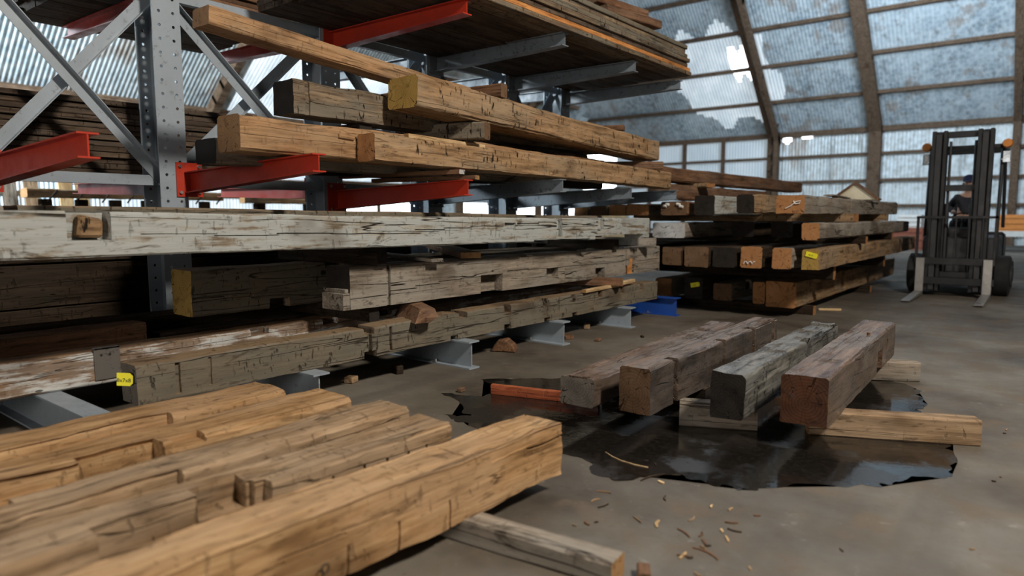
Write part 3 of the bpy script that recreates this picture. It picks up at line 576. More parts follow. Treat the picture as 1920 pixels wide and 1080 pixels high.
for (x, y, z, dy, r) in ((-4.05, 7.75, 3.525, 1.0, -14), (-4.12, 7.55, 3.62, .9, 9), (-4.75, 7.2, 3.525, .8, 20)):
    T('wood_block', (x, y-dy, z), (x+.15, y, z), .16, .09, M['brown'], E_['brown'], int(y*100), [], .1, .006, .006, .012,
      {1.0: 'brown offcut, lowest at the far top of the upper pile', .9: 'brown offcut lying crosswise on others atop the upper pile', .8: 'brown offcut set back atop the upper pile'}[dy], 'wood block')

# ------------------------------------------------------------------ far stack beyond the rack
def far(x, ye, z, W, H, mat, end, seed, label, y1=14.4, cuts=(), **k):
    return T('timber', (x, ye, z), (x, y1, z), W, H, M[mat], E_[end], seed, cuts, .13, k.pop('wav', .01), .006, .018, label, 'timber', 'timbers in the stack beyond the rack', **k)
far(-2.62, 9.1, .12, .38, .33, 'hewn', 'orange', 201, 'big pale-topped rough timber at the bottom right corner of the far stack', 15.7, [('x+', .8, 2.0, .1, .26, .03), ('x+', 2.3, 2.6, .05, .33, .05)])
far(-3.02, 9.15, .14, .16, .29, 'hewn_grey', 'orange', 202, 'narrow timber squeezed beside the big corner timber of the far stack', 15)
far(-3.50, 9.2, .14, .26, .23, 'grey', 'brown', 203, 'small grey-brown timber with a notched side, bottom of the far stack', 13, [('x+', .55, .8, .1, .3, .08)])
c1 = far(-3.80, 8.95, .16, .27, .29, 'dark', 'dark', 204, 'dark timber with a bright yellow tag, bottom of the far stack', 13)
paper_tag(c1, -.11, .20, .13, .062, 12, '8x9')
far(-4.27, 8.95, .17, .24, .26, 'weathered', 'orange', 205, 'orange-ended timber at the bottom left of the far stack', 13)
e1 = far(-2.21, 8.5, .67, .19, .245, 'hewn', 'yellow', 206, 'timber with a yellow end and hanging yellow tag, right end of the second layer', 15.2, [('x+', 1.2, 1.24, 0, .3, .02)])
paper_tag(e1, -.075, .175, .135, .06, -14, '8x10')
far(-2.51, 8.5, .665, .23, .25, 'grey', 'orange', 207, 'orange-ended timber second from the right in the second layer')
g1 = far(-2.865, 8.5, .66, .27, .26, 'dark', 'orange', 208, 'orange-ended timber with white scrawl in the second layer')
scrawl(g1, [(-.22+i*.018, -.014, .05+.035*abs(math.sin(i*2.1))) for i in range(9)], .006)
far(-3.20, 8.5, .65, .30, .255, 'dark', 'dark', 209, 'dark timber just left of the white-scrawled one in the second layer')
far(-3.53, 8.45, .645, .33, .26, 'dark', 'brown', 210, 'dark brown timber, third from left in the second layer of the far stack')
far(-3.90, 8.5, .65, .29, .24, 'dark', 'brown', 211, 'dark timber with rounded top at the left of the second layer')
far(-2.205, 8.5, 1.02, .20, .195, 'grey', 'orange', 212, 'orange-ended grey timber at the right end of the third layer', wane=3)
far(-2.75, 9.3, 1.02, .28, .20, 'dark', 'dark', 213, 'dark recessed timber in the third layer, right of the gap')
far(-3.25, 9.3, 1.02, .30, .20, 'dark', 'dark', 214, 'dark recessed timber in the middle of the third layer', 14.2)
l1 = far(-3.87, 8.5, 1.01, .47, .20, 'grey', 'white', 215, 'wide timber with a pale grey end, left of the third layer')
m3 = far(-2.385, 8.5, 1.33, .325, .21, 'grey', 'orange', 216, 'timber with a white loop scrawled on its brown end, right end of the top layer', 14.2, [('x+', 1.0, 1.03, 0, .3, .02), ('x+', 2.2, 2.24, 0, .3, .02)])
scrawl(m3, [(-.22, -.014, .06), (-.16, -.014, .09), (-.10, -.014, .14), (-.05, -.014, .15), (-.06, -.014, .12), (-.11, -.014, .115), (-.13, -.014, .15)], .006)
far(-2.99, 8.5, 1.33, .22, .235, 'hewn', 'dark', 217, 'tan timber with a rounded dark end in the top layer', wane=4)
o1 = far(-3.48, 8.5, 1.31, .27, .25, 'white', 'dark', 218, 'timber with a dark end and white slotted side in the top layer', 14, [('x+', .28, .33, .02, .24, .04)])
far(-3.86, 8.5, 1.31, .37, .175, 'brown', 'brown', 219, 'timber whose brown end is splashed with white paint, top layer')
for (x, z) in ((-.33, .13), (-.1, .12), (-.14, .15), (-.30, .15)):
    s_ = MB().tube([(-3.86+x, 8.486, 1.31+z), (-3.86+x+.05, 8.484, 1.31+z-.01)], .018, 7).build('paint_splash', M['chalk'], bpy.data.objects['timber.001'] if False else None)
    p_ = [o for o in COL.objects if o.get('label', '').startswith('timber whose brown end')][0]; s_.parent = p_; s_.matrix_parent_inverse = Matrix.Translation((3.86, -8.5, -1.31))
for i, (x, w, e) in enumerate(((-4.42, .34, 'orange'), (-4.80, .26, 'orange'), (-5.10, .24, 'brown'), (-5.42, .24, 'tan'))):
    far(x, 8.5+.05*(i % 2), 1.31, w, .155, 'weathered', e, 220+i, ['wide cracked orange timber end, just above the whitewashed beam', 'orange timber end, second above the whitewashed beam from the right', 'brown-hollowed timber end above the whitewashed beam', 'tan timber end beside the last rack column'][i])
for i, x in enumerate((-4.5, -4.9, -5.3)):
    far(x, 8.7, .62, .33, .28, 'dark', 'dark', 226+i, 'dark timber hidden low in the left part of the far stack', 14)
far(-4.05, 8.35, 1.52, .30, .20, 'brown', 'brown', 230, 'reddish brown timber lying over the top layer of the far stack', 12.2)
far(-4.05, 8.0, 1.755, .26, .19, 'brown', 'brown', 231, 'highest reddish brown timber on the far stack', 14.2)
for (yy, z, h, xa, xb, lb) in ((9.6, 0, .12, -2.5, -4.6, 'under the front of the bottom layer'), (13.0, 0, .12, -2.5, -4.6, 'under the back of the bottom layer'), (9.7, .47, .18, -2.3, -5.6, 'between bottom and second layers near the front'), (12.9, .47, .18, -2.3, -5.6, 'between bottom and second layers near the back'),
    (10.6, .92, .10, -2.12, -5.6, 'between second and third layers'), (12.9, .92, .10, -2.2, -5.6, 'between second and third layers, farther back'), (10.55, 1.22, .11, -2.24, -5.6, 'between third and top layers'), (13.0, 1.22, .11, -2.3, -5.6, 'between third and top layers, farther back'), (9.5, 1.70, .055, -3.9, -4.5, 'between the two highest reddish timbers')):
    T('spacer', (xa, yy, z), (xb, yy, z), .30 if h < .15 and z > 1.1 and yy < 11 else .12, h, M['hewn'] if z > 1.1 else M['dark'], E_['orange'], int(yy*10+z*100), [], .15, .003, .003, .006, 'wooden spacer %s of the far stack' % lb, 'wood spacer')
T('board', (-2.35, 9.6, 1.56), (-2.55, 11.4, 1.56), .12, .02, M['grey'], None, 241, [], .15, .004, .003, .004, 'loose grey board on the far stack top', 'board')
gb = MB().prism([(-2.95, 12, 1.56), (-2.30, 12, 1.56), (-2.62, 12, 1.80)], (0, .10, 0)).build('gable_piece', M['cream']); tag(gb, 'small cream triangular gable with a brown edge on the far stack', 'gable')
ge = MB().prism([(-3.0, 11.97, 1.56), (-2.96, 11.97, 1.54), (-2.62, 11.97, 1.80), (-2.62, 11.97, 1.84)], (0, .16, 0)).prism([(-2.25, 11.97, 1.56), (-2.62, 11.97, 1.84), (-2.62, 11.97, 1.80), (-2.29, 11.97, 1.54)], (0, .16, 0)).build('gable_trim', M['brown'], gb)

# ------------------------------------------------------------------ building shell
fl = mesh_obj('floor', [(-30, -10, 0), (12, -10, 0), (12, 44, 0), (-30, 44, 0)], [(0, 1, 2, 3)], [M['floor']]); struct(fl)
def corrugated(name, prof, a0, a1, pitch, amp, axis, holes=None, trans=None, tm='trans', sm='sheet'):
    """prof: list of (s, z); axis 'Y' -> left side (x=-21+s), axis 'X' -> far side (y=38-s)"""
    n = int((a1-a0)/pitch*4); vs = []; fs = []; mi = []
    N = []
    for i, (s, z) in enumerate(prof):
        s0, z0 = prof[max(0, i-1)]; s1, z1 = prof[min(len(prof)-1, i+1)]; t = Vector((s1-s0, z1-z0)).normalized(); N.append((-t.y, t.x))
    for j in range(n+1):
        a = a0+(a1-a0)*j/n; d = amp*math.sin(2*math.pi*a/pitch)
        for (s, z), (ns, nz_) in zip(prof, N):
            ss, zz = s+ns*d, z+nz_*d
            vs.append((-21+ss, a, zz) if axis == 'Y' else (a, 38-ss, zz))
    m = len(prof)
    for j in range(n):
        a = a0+(a1-a0)*(j+.5)/n
        for i in range(m-1):
            zc = (prof[i][1]+prof[i+1][1])/2
            if holes and holes(a, zc, prof[i][0]): continue
            fs.append((j*m+i, (j+1)*m+i, (j+1)*m+i+1, j*m+i+1)); mi.append(1 if trans and trans(a, zc, prof[i][0]) else 0)
    return mesh_obj(name, vs, fs, [M[sm], M[tm]], None, mi, True, 80)
def dense(pr, st=.7):
    out = [pr[0]]
    for (a, b), (c, d) in zip(pr, pr[1:]):
        k = max(1, int(math.hypot(c-a, d-b)/st)); out += [(a+(c-a)*i/k, b+(d-b)*i/k) for i in range(1, k+1)]
    return out
lp_w = [(0, 0), (0, .9), (0, 2.5)]; lp_r = [(0, 2.5), (3, 5.0), (6, 7.4), (9, 9.2), (12, 10.5)]
fp_w = [(0, 0), (0, 5.6)]; fp_r = [(0, 5.6), (3, 8.6), (6, 11.5), (9, 13.6), (12, 15.2)]
struct(corrugated('wall_left', dense(lp_w, .4), -4, 38, .11, .03, 'Y', lambda a, z, s: (15.6 < a < 20.2 or 22.4 < a < 34) and z < 2.45, lambda a, z, s: 8 < a < 15.6))
struct(corrugated('ceiling', dense(lp_r, .5), -4, 38, .11, .03, 'Y', lambda a, z, s: a > (21-s)/.66+.4, lambda a, z, s: 10.6 < a < 19 and z < 6.2))
hol = lambda a, z, s: ((a+13.1)**2/.5+(z-8.9)**2/.5+.5*math.sin(a*9) < .8)
struct(corrugated('wall_far', dense(fp_w, .1), -22, 8, .16, .025, 'X', lambda a, z, s: ((a+11.7)**2/.05+(z-5.3)**2/.03 < 1) or ((a+10.7)**2/.09+(z-5.42)**2/.02 < 1), lambda a, z, s: a < -12.4, 'transdim', 'wallsheet'))
struct(corrugated('ceiling', dense(fp_r, .22), -24, 8, .16, .025, 'X', hol, lambda a, z, s: (a+14.2)**2/7+(z-8.4)**2/3.4+.45*math.sin(a*3.1)*math.sin(z*2.3) < 1.2, 'transmid'))  # translucent patch around the hole stands in for its glow
M['purlin'] = wood('purlin_wood', (.05,.03,.02), (.13,.085,.055), (.22,.15,.10), None, 0, .4, 0)
ntrim = [0]
def trim(mb, mat='purlin'):
    ntrim[0] += 1; o = mb.build('trim_%d' % ntrim[0], M[mat]); struct(o); return o
def on_prof(pr, s):
    for (a, b), (c, d) in zip(pr, pr[1:]):
        if a <= s <= c and c > a: return b+(d-b)*(s-a)/(c-a)
for s in (0, 1.5, 3, 4.5, 6, 7.6, 9.2):
    z = on_prof(fp_r, s); w = .13 if s else .2; trim(MB().box((-24, 37.72-s, z-w), (8, 37.94-s, z+w*.3)))
for z in (.5, 1.8, 3.05, 4.35): trim(MB().box((-22, 37.75, z-.07), (8, 37.93, z+.07)))
for x in (-15.1, -17.4, -19.6): trim(MB().box((x-.09, 37.7, 0), (x+.09, 37.9, 5.6)))
def rib(axis, a, pr, w, dpt, base=True, off=0):
    mb = MB(); P = ([(0, 0)] if base else [])+pr
    for (s0, z0), (s1, z1) in zip(P, P[1:]):
        t = Vector((s1-s0, z1-z0)).normalized(); n = Vector((t.y, -t.x))*dpt; o0 = Vector((t.y, -t.x))*(.1+off)
        q = [Vector((s0, z0))+o0-t*.05, Vector((s1, z1))+o0+t*.05, Vector((s1, z1))+o0+n+t*.05, Vector((s0, z0))+o0+n-t*.05]
        if axis == 'Y': mb.prism([(-21+p.x, a, p.y) for p in q], (0, w, 0))
        else: mb.prism([(a, 38-p.x, p.y) for p in q], (w, 0, 0))
    return trim(mb)
rib('X', -7.7, fp_r, .55, .45); rib('X', -12.6, fp_r, .22, .35); rib('X', -12.1, fp_r, .22, .35, True, .5)
for zz in range(7):
    trim(MB().prism([(-12.5, 37.3, .5+zz*.8), (-12.35, 37.3, .5+zz*.8), (-11.95, 37.3, 1.3+zz*.8), (-12.1, 37.3, 1.3+zz*.8)], (0, .12, 0)))
rib('X', -2.0, fp_r, .3, .4); rib('X', 3.5, fp_r, .5, .45)
for s in (0, 2.1, 4.2, 6.4, 8.6): z = on_prof(lp_r, s); trim(MB().box((-20.95+s, -4, z-.12), (-20.8+s, (21-s)/.66, z+.03)))
for z in (1.0, 1.9): trim(MB().box((-20.95, -4, z-.05), (-20.85, 15.6, z+.05)))
for a in (3.5, 9.9, 15.4, 20.2, 22.2, 28): rib('Y', a, [q for q in dense(lp_r, .5) if a < (21-q[0])/.66+.3], .22, .3)
for (a, b) in ((15.6, 20.2), (22.4, 34)):      # door headers and posts
    trim(MB().box((-21.05, a, 2.4), (-20.85, b, 2.6)))
for a in (17.9, 24.6, 26.5, 30): trim(MB().box((-21.0, a-.06, 0), (-20.9, a+.06, 2.5)))

# ------------------------------------------------------------------ puddle and litter
pd_pts = [(-3.50, 3.55), (-3.0, 3.3), (-3.13, 3.17), (-2.75, 3.12), (-2.31, 3.09), (-1.95, 3.0), (-1.83, 2.93), (-1.70, 2.90), (-1.55, 2.98), (-1.42, 3.13), (-1.25, 3.12), (-1.08, 3.24), (-.92, 3.40), (-.78, 3.50), (-.62, 3.66), (-.52, 3.72), (-.44, 3.86), (-.38, 4.05), (-.33, 4.28), (-.48, 4.62), (-.55, 4.9), (-.66, 5.4), (-.85, 6.0), (-1.4, 6.3), (-2.1, 5.8), (-2.6, 5.1), (-2.95, 4.6), (-3.3, 4.35), (-3.55, 4.1), (-3.3, 3.9), (-3.2, 3.72)]
def puddle(name, pts, label, z=.0015, sub=16, amp=.10, seed=3):
    out = []
    n = len(pts)
    for i in range(n):
        a, b = Vector(pts[i]), Vector(pts[(i+1) % n])
        for k in range(sub):
            p = a.lerp(b, k/sub); q = Vector((p.x*3.2+seed, p.y*3.2, 0)); v = noise.noise_vector(q)*amp+noise.noise_vector(q*5)*amp*.45
            out.append((p.x+v.x, p.y+v.y, z))
    bm = bmesh.new(); vv = [bm.verts.new(p) for p in out]; f = bm.faces.new(vv); bmesh.ops.triangulate(bm, faces=[f])
    me = bpy.data.meshes.new(name); bm.to_mesh(me); bm.free()
    if me.polygons[0].normal.z < 0: me.flip_normals()
    me.materials.append(M['puddle']); return tag(link(bpy.data.objects.new(name, me)), label, 'puddle')
puddle('puddle', pd_pts, 'large black puddle on the concrete around the four damp timbers')
random.seed(21)
def chip(x, y, L, w, ang, mat, label, group='splinters scattered on the floor', t=.006):
    mb = MB(); n = 4; c = random.uniform(-.15, .15)
    top = []; 
    for i in range(n+1):
        u = i/n; yy = (u-.5)*L; xx = c*L*math.sin(u*3.14); ww = w*(.35+.65*math.sin(.25+u*2.6))*random.uniform(.8, 1.15)
        top.append((xx, yy, ww))
    v = []; f = []
    for (xx, yy, ww) in top: v += [(xx-ww/2, yy, .001), (xx+ww/2, yy, .001), (xx+ww/2, yy, t), (xx-ww/2, yy, t)]
    for i in range(n):
        for k in range(4): f.append((i*4+k, i*4+(k+1) % 4, i*4+4+(k+1) % 4, i*4+4+k))
    f += [(0, 1, 2, 3), (n*4+3, n*4+2, n*4+1, n*4)]
    mb.add(v, f); o = mb.build('wood_chip', M[mat]); o.location = (x, y, 0); o.rotation_euler = (0, 0, R(ang)); return tag(o, label, 'wood chip', group)
chip(-1.26, 2.57, .07, .014, 20, 'pale', 'pale splinter lying flat just right of the front timber end'); chip(-1.14, 2.56, .08, .008, 62, 'brown', 'thin brown splinter beside the pale one near the front timber end')
chip(-.98, 2.62, .05, .010, 35, 'pale', 'tiny pale splinter on bare concrete in front of the puddle'); chip(-.39, 2.66, .19, .009, -48, 'oak_dull', 'long thin curved splinter alone on the open floor at the right')
chip(-1.46, 3.0, .04, .02, 70, 'pale', 'stubby pale chip at the edge of the puddle'); chip(-1.75, 3.17, .30, .006, 78, 'pale', 'long straw-thin splinter lying over the black puddle')
chip(-1.52, 3.03, .16, .010, -20, 'dark', 'dark stick lying across the puddle edge near the camera'); chip(-1.0, 2.45, .12, .007, 75, 'brown', 'brown curved twig lying in the foreground concrete')
for _ in range(20):
    chip(random.uniform(-1.62, -.95), random.uniform(2.28, 2.92), random.uniform(.02, .075), random.uniform(.005, .012), random.uniform(0, 180), random.choice(['pale', 'oak_dull', 'brown', 'dark']), 'small splinter on the gritty concrete between the front timber and the puddle', 'splinters between the front timber and the puddle')
for _ in range(46):
    x = random.uniform(-2.0, .4); y = random.uniform(1.9, 5.2)
    if -1.0 < x < -.2 and random.random() < .5: continue
    if x < -1.0 and 1.9 < y < 2.25: continue
    if y > 3.3 and x < -.35: x = random.uniform(-.2, .7)
    chip(x, y, random.uniform(.012, .05), random.uniform(.004, .010), random.uniform(0, 180), random.choice(['pale', 'oak_dull', 'brown', 'dark', 'dark']), 'tiny wood splinter scattered on the open concrete floor')
for (x, y, l, w, h, rz, m, lb) in ((-4.27, 6.75, .20, .07, .05, 30, 'oak_dull', 'tan offcut on the floor beside the last grey base arm'), (-4.1, 6.05, .22, .10, .04, 60, 'brown', 'brown offcut lying flat beside a grey base arm under the notched timber'),
      (-4.29, 3.35, .09, .08, .05, 20, 'oak_dull', 'small tan block on the floor under the notched timber'), (-4.25, 3.8, .11, .06, .07, 70, 'dark', 'dark block in the shade under the notched timber'),
      (-3.42, 3.68, .06, .04, .03, 10, 'brown', 'small brown lump at the left edge of the puddle'), (-3.47, 6.6, .07, .03, .02, 40, 'dark', 'small dark scrap on the bare floor between base arms and damp timbers'), (-3.72, 6.1, .06, .05, .03, 10, 'brown', 'small brown scrap near the offcuts by the base arm'),
      (-2.45, 10.1, .30, .05, .03, -60, 'pale', 'pale stick leaning on the floor beside the far stack corner')):
    o = MB().box((-w/2, -l/2, 0), (w/2, l/2, h)).build('wood_scrap', M[m], None, bevel=.006); o.location = (x, y, .001); o.rotation_euler = (0, 0, R(rz)); tag(o, lb, 'wood scrap')
ch = MB().prism([(-.13, 0, 0), (.13, 0, 0), (.10, 0, .07), (.02, 0, .13), (-.05, 0, .12)], (0, .14, 0)).build('wheel_chock', M['brown'], None, bevel=.012); ch.location = (-4.12, 5.02, 0); ch.rotation_euler = (0, 0, R(25)); tag(ch, 'dark wedge-shaped block on the floor between two grey base arms', 'wood block')
T('timber', (-4.3, 3.0, 0), (-4.3, 7.5, 0), .14, .10, M['dark'], E_['dark'], 90, [], .15, .004, .004, .01, 'dark timber on the floor in the shade beneath the notched lower timber', 'timber') if False else None

# ------------------------------------------------------------------ things seen far behind, through the rack
def simple(name, mb, mat, label, cat, group=None, bevel=0): return tag(mb.build(name, M[mat], None, bevel=bevel), label, cat, group)
# a long reclaimed beam with slanting pegs on posts
rb = T('timber', (-12.0, 3.55, 1.58), (-12.0, 6.6, 1.58), .3, .14, M['oak_dull'], E_['tan'], 301, [], .15, .01, .01, .02, 'far tan beam studded with slanting dark pegs, seen under the left of the rack', 'timber')
for i in range(8):
    MB().tube([(.0, .25+i*.38, -.07), (.05, .38+i*.38, .12)], .014, 6).build('peg', M['dark'], rb)
for i in range(6):
    o = MB().box((-12.25, 3.75+i*.5, 0), (-12.1, 3.9+i*.5, 1.56)).build('post', M['dark'], None, bevel=.01); tag(o, 'dark post under the far pegged beam', 'post', 'posts under the far pegged beam')
for i, (y, c) in enumerate(((3.0, 'oak_dull'), (3.25, 'pale'), (3.5, 'grey'), (3.75, 'grey'), (4.05, 'oak_dull'), (4.55, 'pale'), (4.8, 'pale'))):
    o = T('board', (-12.9, y, 0.0), (-13.3, y+.02, 2.0), .20, .04, M[c], None, 310+i, [], .3, .004, .004, .005, ['tan', 'pale', 'grey', 'second grey', 'orange-tan', 'pale yellow', 'last pale'][i]+' board leaning upright in the far row behind the pegged beam', 'board', 'boards leaning behind the pegged beam')
for i, (x, y, l, z) in enumerate(((-11.2, 2.1, .85, 1.2), (-11.2, 2.2, .6, 1.46), (-11.0, 3.1, .6, 1.0))):
    simple('wood_block', MB().box((x, y, 0 if i != 1 else 1.202), (x+.4, y+l, z)), ['oak_dull', 'pale', 'tan'][i], ['tan block of stacked wood at the far left under the rack', 'pale upper block at the far left under the rack', 'short orange block at the far left under the rack'][i], 'wood block', None, .03)
lt = T('timber', (-13, 7.6, 1.56), (-13, 9.6, 1.56), .2, .12, M['oak_dull'], E_['tan'], 321, [], .2, .01, .01, .02, 'shorter far tan beam seen just right of the first column', 'timber')
for yy, w_ in ((7.9, 'nearer'), (9.1, 'farther')): simple('post', MB().box((-13.2, yy, 0), (-13.05, yy+.2, 1.56)), 'dark', w_+' dark post under the shorter far tan beam', 'post')
yl = MB()
simple('plank_stack', MB().box((-18, 26.2, 0), (-17, 30.5, 1.35)), 'pale', 'far yellow stack of new boards seen in the bright doorway', 'plank stack')
# far end clutter by the wall
for (nm, a, b, m, lb, ct) in (('crate', (-5.2, 30.5, 0), (-4.2, 31.5, .85), 'rust', 'rusty red crate on the far floor left of the forklift', 'crate'), ('crate', (-6.3, 32, 0), (-5.3, 33, .75), 'brown', 'brown crate at the end wall behind the far stack', 'crate'),
      ('crate', (-5.1, 30.6, .852), (-4.3, 31.4, 1.35), 'whitebox', 'white box standing on the rusty red crate', 'box'), ('bench', (-2.2, 31, .55), (.4, 32, .75), 'whitebox', 'low pale bench at the end wall right of the forklift', 'bench'),
      ('crate', (-1.9, 31.1, .752), (-.9, 31.9, 1.35), 'orangebox', 'orange box on the pale bench right of the forklift', 'box'), ('crate', (-.7, 31.1, .752), (.2, 31.9, 1.2), 'orangebox', 'second orange box at the right edge of the pale bench', 'box')):
    mb = MB().box(a, b)
    if nm == 'bench':
        for xx in (a[0]+.1, b[0]-.2): mb.box((xx, a[1]+.1, 0), (xx+.1, b[1]-.1, a[2]))
    else:
        for k in range(3): zz = a[2]+(b[2]-a[2])*(k+.35)/3; mb.box((a[0]-.02, a[1]-.03, zz), (b[0]+.02, a[1], zz+.05))
    simple(nm, mb, m, lb, ct)

# ------------------------------------------------------------------ forklift
fk = empty('forklift', (-1.34, 13.3, 0), 'dark forklift with raised twin mast and lowered forks, facing the camera at right', 'forklift')
def FP(o): o.parent = fk; o.matrix_parent_inverse = Matrix.Translation((1.34, -13.3, 0)); return o
cx = -1.34
for s in (-1, 1):
    xm = cx+s*.31
    mb = MB().box((xm-.105, 13.12, .08), (xm-.045, 13.34, 2.66)).box((xm+.055, 13.12, .08), (xm+.105, 13.34, 2.66)).box((xm-.105, 13.26, .08), (xm+.105, 13.34, 2.66))
    FP(mb.build('mast_rail', M['blacksteel'], None, bevel=.004))
    FP(MB().box((xm-.04, 13.08, .1), (xm+.04, 13.2, 2.60)).build('inner_mast_rail', M['charcoal'], None, bevel=.004))
    FP(MB().tube([(xm-s*.14, 13.3, .2), (xm-s*.14, 13.3, 1.5)], .035, 12).tube([(xm-s*.14, 13.3, 1.5), (xm-s*.14, 13.3, 2.5)], .02, 10).build('lift_cylinder', M['charcoal'], None, True))
    # L shaped fork: shank and tapered blade
    xf = cx+s*.46
    fo = MB().box((xf-.06, 12.98, .03), (xf+.06, 13.03, .62)); fo.prism([(xf-.06, 11.78, .02), (xf-.06, 11.78, .03), (xf-.06, 12.98, .08), (xf-.06, 13.03, .08), (xf-.06, 13.03, .02)], (.12, 0, 0))
    FP(fo.build('fork', M['forksteel'], None, bevel=.003))
    for yy, r, w in ((13.75, .33, .22), (15.2, .26, .18)):
        t = MB().tube([(cx+s*(.50), yy, r), (cx+s*(.50-w*.0)-s*0+s*.02, yy, r), (cx+s*(.50+w-.02), yy, r), (cx+s*(.50+w), yy, r)], [r*.9, r, r, r*.9], 28)
        wo_ = FP(t.build('wheel', M['rubber'], None, True)); 
        hb = MB().tube([(cx+s*(.50+w-.01), yy, r), (cx+s*(.50+w+.012), yy, r)], r*.5, 18).build('wheel_hub', M['charcoal'], wo_, True)
    # guard legs, mirrors and lamps
    FP(MB().tube([(cx+s*.50, 13.62, .95), (cx+s*.50, 13.78, 2.42)], .028, 8).build('guard_leg', M['blacksteel'], None, True)); FP(MB().tube([(cx+s*.50, 15.0, 1.1), (cx+s*.48, 14.75, 2.42)], .028, 8).build('guard_leg', M['blacksteel'], None, True))
    lm = FP(MB().tube([(cx+s*.56, 13.68, 2.46), (cx+s*.56, 13.62, 2.46)], [.075, .06], 14).build('marker_lamp', M['amber'], None, True)); lm['label'] = 'amber lamp'
    FP(MB().box((cx+s*.56-.05, 13.66, 2.16), (cx+s*.56+.05, 13.69, 2.34)).box((cx+s*.50-.01, 13.67, 2.2), (cx+s*.56, 13.68, 2.22)).build('mirror', M['mirror'], None, bevel=.008))
for z, w in ((2.60, .40), (1.75, .36), (.35, .40)): FP(MB().box((cx-w, 13.22, z-.05), (cx+w, 13.3, z+.05)).build('mast_crossbar', M['blacksteel'], None, bevel=.004))
FP(MB().box((cx-.55, 13.03, .20), (cx+.55, 13.08, .31)).box((cx-.55, 13.03, .52), (cx+.55, 13.08, .63)).build('fork_carriage', M['blacksteel'], None, bevel=.004))
br = MB().box((cx-.55, 13.03, .63), (cx-.51, 13.07, 1.30)).box((cx+.51, 13.03, .63), (cx+.55, 13.07, 1.30)).box((cx-.55, 13.03, 1.26), (cx+.55, 13.07, 1.30))
for k in range(5): br.box((cx-.36+k*.18-.012, 13.04, .63), (cx-.36+k*.18+.012, 13.06, 1.26))
FP(br.build('load_backrest', M['blacksteel'], None, bevel=.003))
ch_ = MB().prism([(cx-.50, 13.45, .16), (cx-.50, 13.45, .95), (cx-.50, 13.75, 1.0), (cx-.50, 13.85, .62), (cx-.50, 14.25, .62), (cx-.50, 14.35, .98), (cx-.50, 15.55, .95), (cx-.50, 15.75, .75), (cx-.50, 15.75, .25), (cx-.50, 15.5, .16)], (1.0, 0, 0))
FP(ch_.build('chassis', M['charcoal'], None, bevel=.02)); 
FP(MB().prism([(cx-.52, 15.2, .22), (cx-.52, 15.2, 1.02), (cx-.52, 15.6, 1.0), (cx-.52, 15.85, .8), (cx-.52, 15.85, .3)], (1.04, 0, 0)).build('counterweight', M['blacksteel'], None, bevel=.04))
FP(MB().box((cx-.36, 13.5, .16), (cx+.36, 13.6, 1.12)).build('front_cowl', M['blacksteel'], None, bevel=.03))
rf = MB().box((cx-.53, 13.70, 2.40), (cx+.53, 13.76, 2.46)).box((cx-.53, 14.85, 2.40), (cx+.53, 14.91, 2.46)).box((cx-.53, 13.70, 2.40), (cx-.47, 14.91, 2.46)).box((cx+.47, 13.70, 2.40), (cx+.53, 14.91, 2.46))
for k in range(6): rf.box((cx-.47, 13.88+k*.16, 2.41), (cx+.47, 13.92+k*.16, 2.45))
FP(rf.build('overhead_guard', M['blacksteel'], None, bevel=.004))
FP(MB().box((cx-.24, 14.35, .98), (cx+.24, 14.80, 1.10)).prism([(cx-.24, 14.75, 1.08), (cx-.24, 14.87, 1.08), (cx-.24, 14.97, 1.62), (cx-.24, 14.88, 1.62)], (.48, 0, 0)).build('seat', M['rubber'], None, bevel=.03))
sw = MB().tube([(cx+.16*math.cos(a/16*6.2832), 13.98+.16*math.sin(a/16*6.2832)*.8, 1.28+.16*math.sin(a/16*6.2832)*.45) for a in range(17)], .013, 6).tube([(cx, 13.72, .95), (cx, 13.98, 1.28)], .02, 8)
FP(sw.build('steering_wheel', M['rubber'], None, True))
# driver
dr = empty('person', (cx, 14.5, 1.10), 'person in a navy cap and dark clothes seated on the forklift, holding the steering wheel', 'person')
def skinned(name, verts, edges, radii, mat, parent, root=0, sub=2):
    me = bpy.data.meshes.new(name); me.from_pydata(verts, edges, []); o = bpy.data.objects.new(name, me); COL.objects.link(o)
    bm = bmesh.new(); bm.from_mesh(me); lay = bm.verts.layers.skin.verify(); bm.verts.ensure_lookup_table()
    for v, r in zip(bm.verts, radii):
        v[lay].radius = r if isinstance(r, tuple) else (r, r)
        v[lay].use_root = False
    bm.verts[root][lay].use_root = True; bm.to_mesh(me); bm.free()
    sk = o.modifiers.new('s', 'SKIN'); sk.use_smooth_shade = True; o.modifiers.new('d', 'SUBSURF').levels = sub
    bpy.context.view_layer.update(); m2_ = bpy.data.meshes.new_from_object(o.evaluated_get(bpy.context.evaluated_depsgraph_get()))
    bpy.data.objects.remove(o); m2_.materials.clear(); m2_.materials.append(mat); m2_.shade_smooth(); return link(bpy.data.objects.new(name, m2_), parent)
V = []; Ed = []; Rr = []
def jv(p, r, par=None):
    V.append(p); Rr.append(r)
    if par is not None: Ed.append((par, len(V)-1))
    return len(V)-1
pel = jv((0, .12, .12), (.15, .12)); sp1 = jv((0, .13, .30), (.135, .10), pel); sp2 = jv((0, .10, .48), (.16, .11), sp1); nk = jv((0, .08, .60), .055, sp2); hd0 = jv((0, .06, .68), .07, nk); hd = jv((0, .05, .76), (.078, .095), hd0); hd2 = jv((0, .06, .84), (.07, .085), hd)
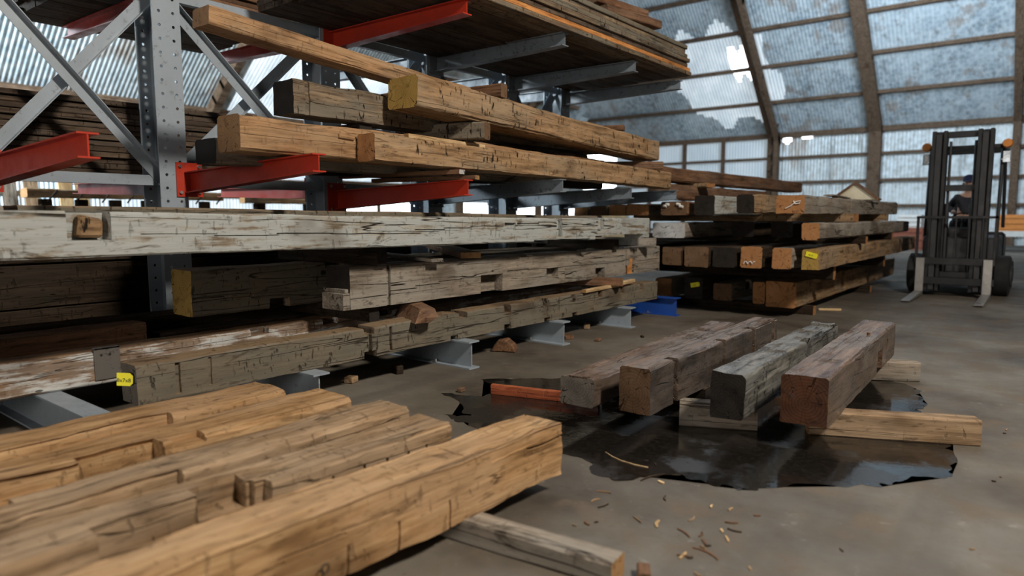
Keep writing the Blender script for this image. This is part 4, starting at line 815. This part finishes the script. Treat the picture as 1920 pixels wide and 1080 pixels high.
for s in (-1, 1):
    sh = jv((s*.17, .09, .52), .065, sp2); el = jv((s*.27, -.12, .33), .046, sh); wr = jv((s*.16, -.40, .28), .030, el); pm = jv((s*.145, -.47, .27), (.038, .018), wr)
    for k in range(4):
        a = jv((s*(.115+k*.020), -.525, .275-.004*k), .010, pm); b_ = jv((s*(.115+k*.020), -.545, .245), .009, a); jv((s*(.115+k*.020), -.525, .225), .008, b_)
    th = jv((s*.110, -.485, .255), .011, pm); jv((s*.10, -.51, .235), .009, th)
    hp = jv((s*.10, .06, .08), .095, pel); kn = jv((s*.15, -.38, .08), .068, hp); an = jv((s*.15, -.50, -.34), .045, kn); jv((s*.15, -.64, -.40), (.045, .03), an)
body = skinned('body', V, Ed, Rr, M['skin'], dr)
# clothes follow the body: jacket and trousers as slightly larger skins over the same joints
def sub(idx, k, name, mat):
    mp = {j: i for i, j in enumerate(idx)}; sc = lambda r: tuple(q+k for q in r) if isinstance(r, tuple) else r+k
    return skinned(name, [V[j] for j in idx], [(mp[a], mp[b]) for a, b in Ed if a in mp and b in mp], [sc(Rr[j]) for j in idx], mat, dr)
nA = 12+6; 
arms_idx = []
for base in (7, 7+(len(V)-7)//2): arms_idx += [base, base+1, base+2]
sub([0, 1, 2]+arms_idx, .014, 'jacket', M['jeans'])
legs = []
for base in (7, 7+(len(V)-7)//2): e_ = base+(len(V)-7)//2; legs += [e_-4, e_-3, e_-2]
sub([0]+legs, .012, 'trousers', M['jeans'])
cap = MB(); 
for (z0, r0, z1, r1) in ((.80, .098, .86, .098), (.86, .098, .90, .08), (.90, .08, .925, .03)): cap.tube([(0, .06, z0), (0, .06, z1)], [r0, r1], 18)
cap.prism([(-.07, -.03, .815), (.07, -.03, .815), (.05, -.11, .80), (-.05, -.11, .80)], (0, 0, .008)); cap.build('cap', M['navy'], dr, True)
fc = MB().tube([(0, -.045, .765), (0, -.062, .74)], [.012, .014], 8).build('nose', M['skin'], dr, True)
for s in (-1, 1):
    MB().tube([(s*.03, -.036, .785), (s*.03, -.044, .785)], .009, 8).build('eye', M['ink'], dr, True); MB().tube([(s*.082, .06, .76), (s*.095, .065, .765)], [.022, .026], 8).build('ear', M['skin'], dr, True)
MB().box((-.024, -.044, .712), (.024, -.036, .719)).build('mouth', M['rust'], dr)
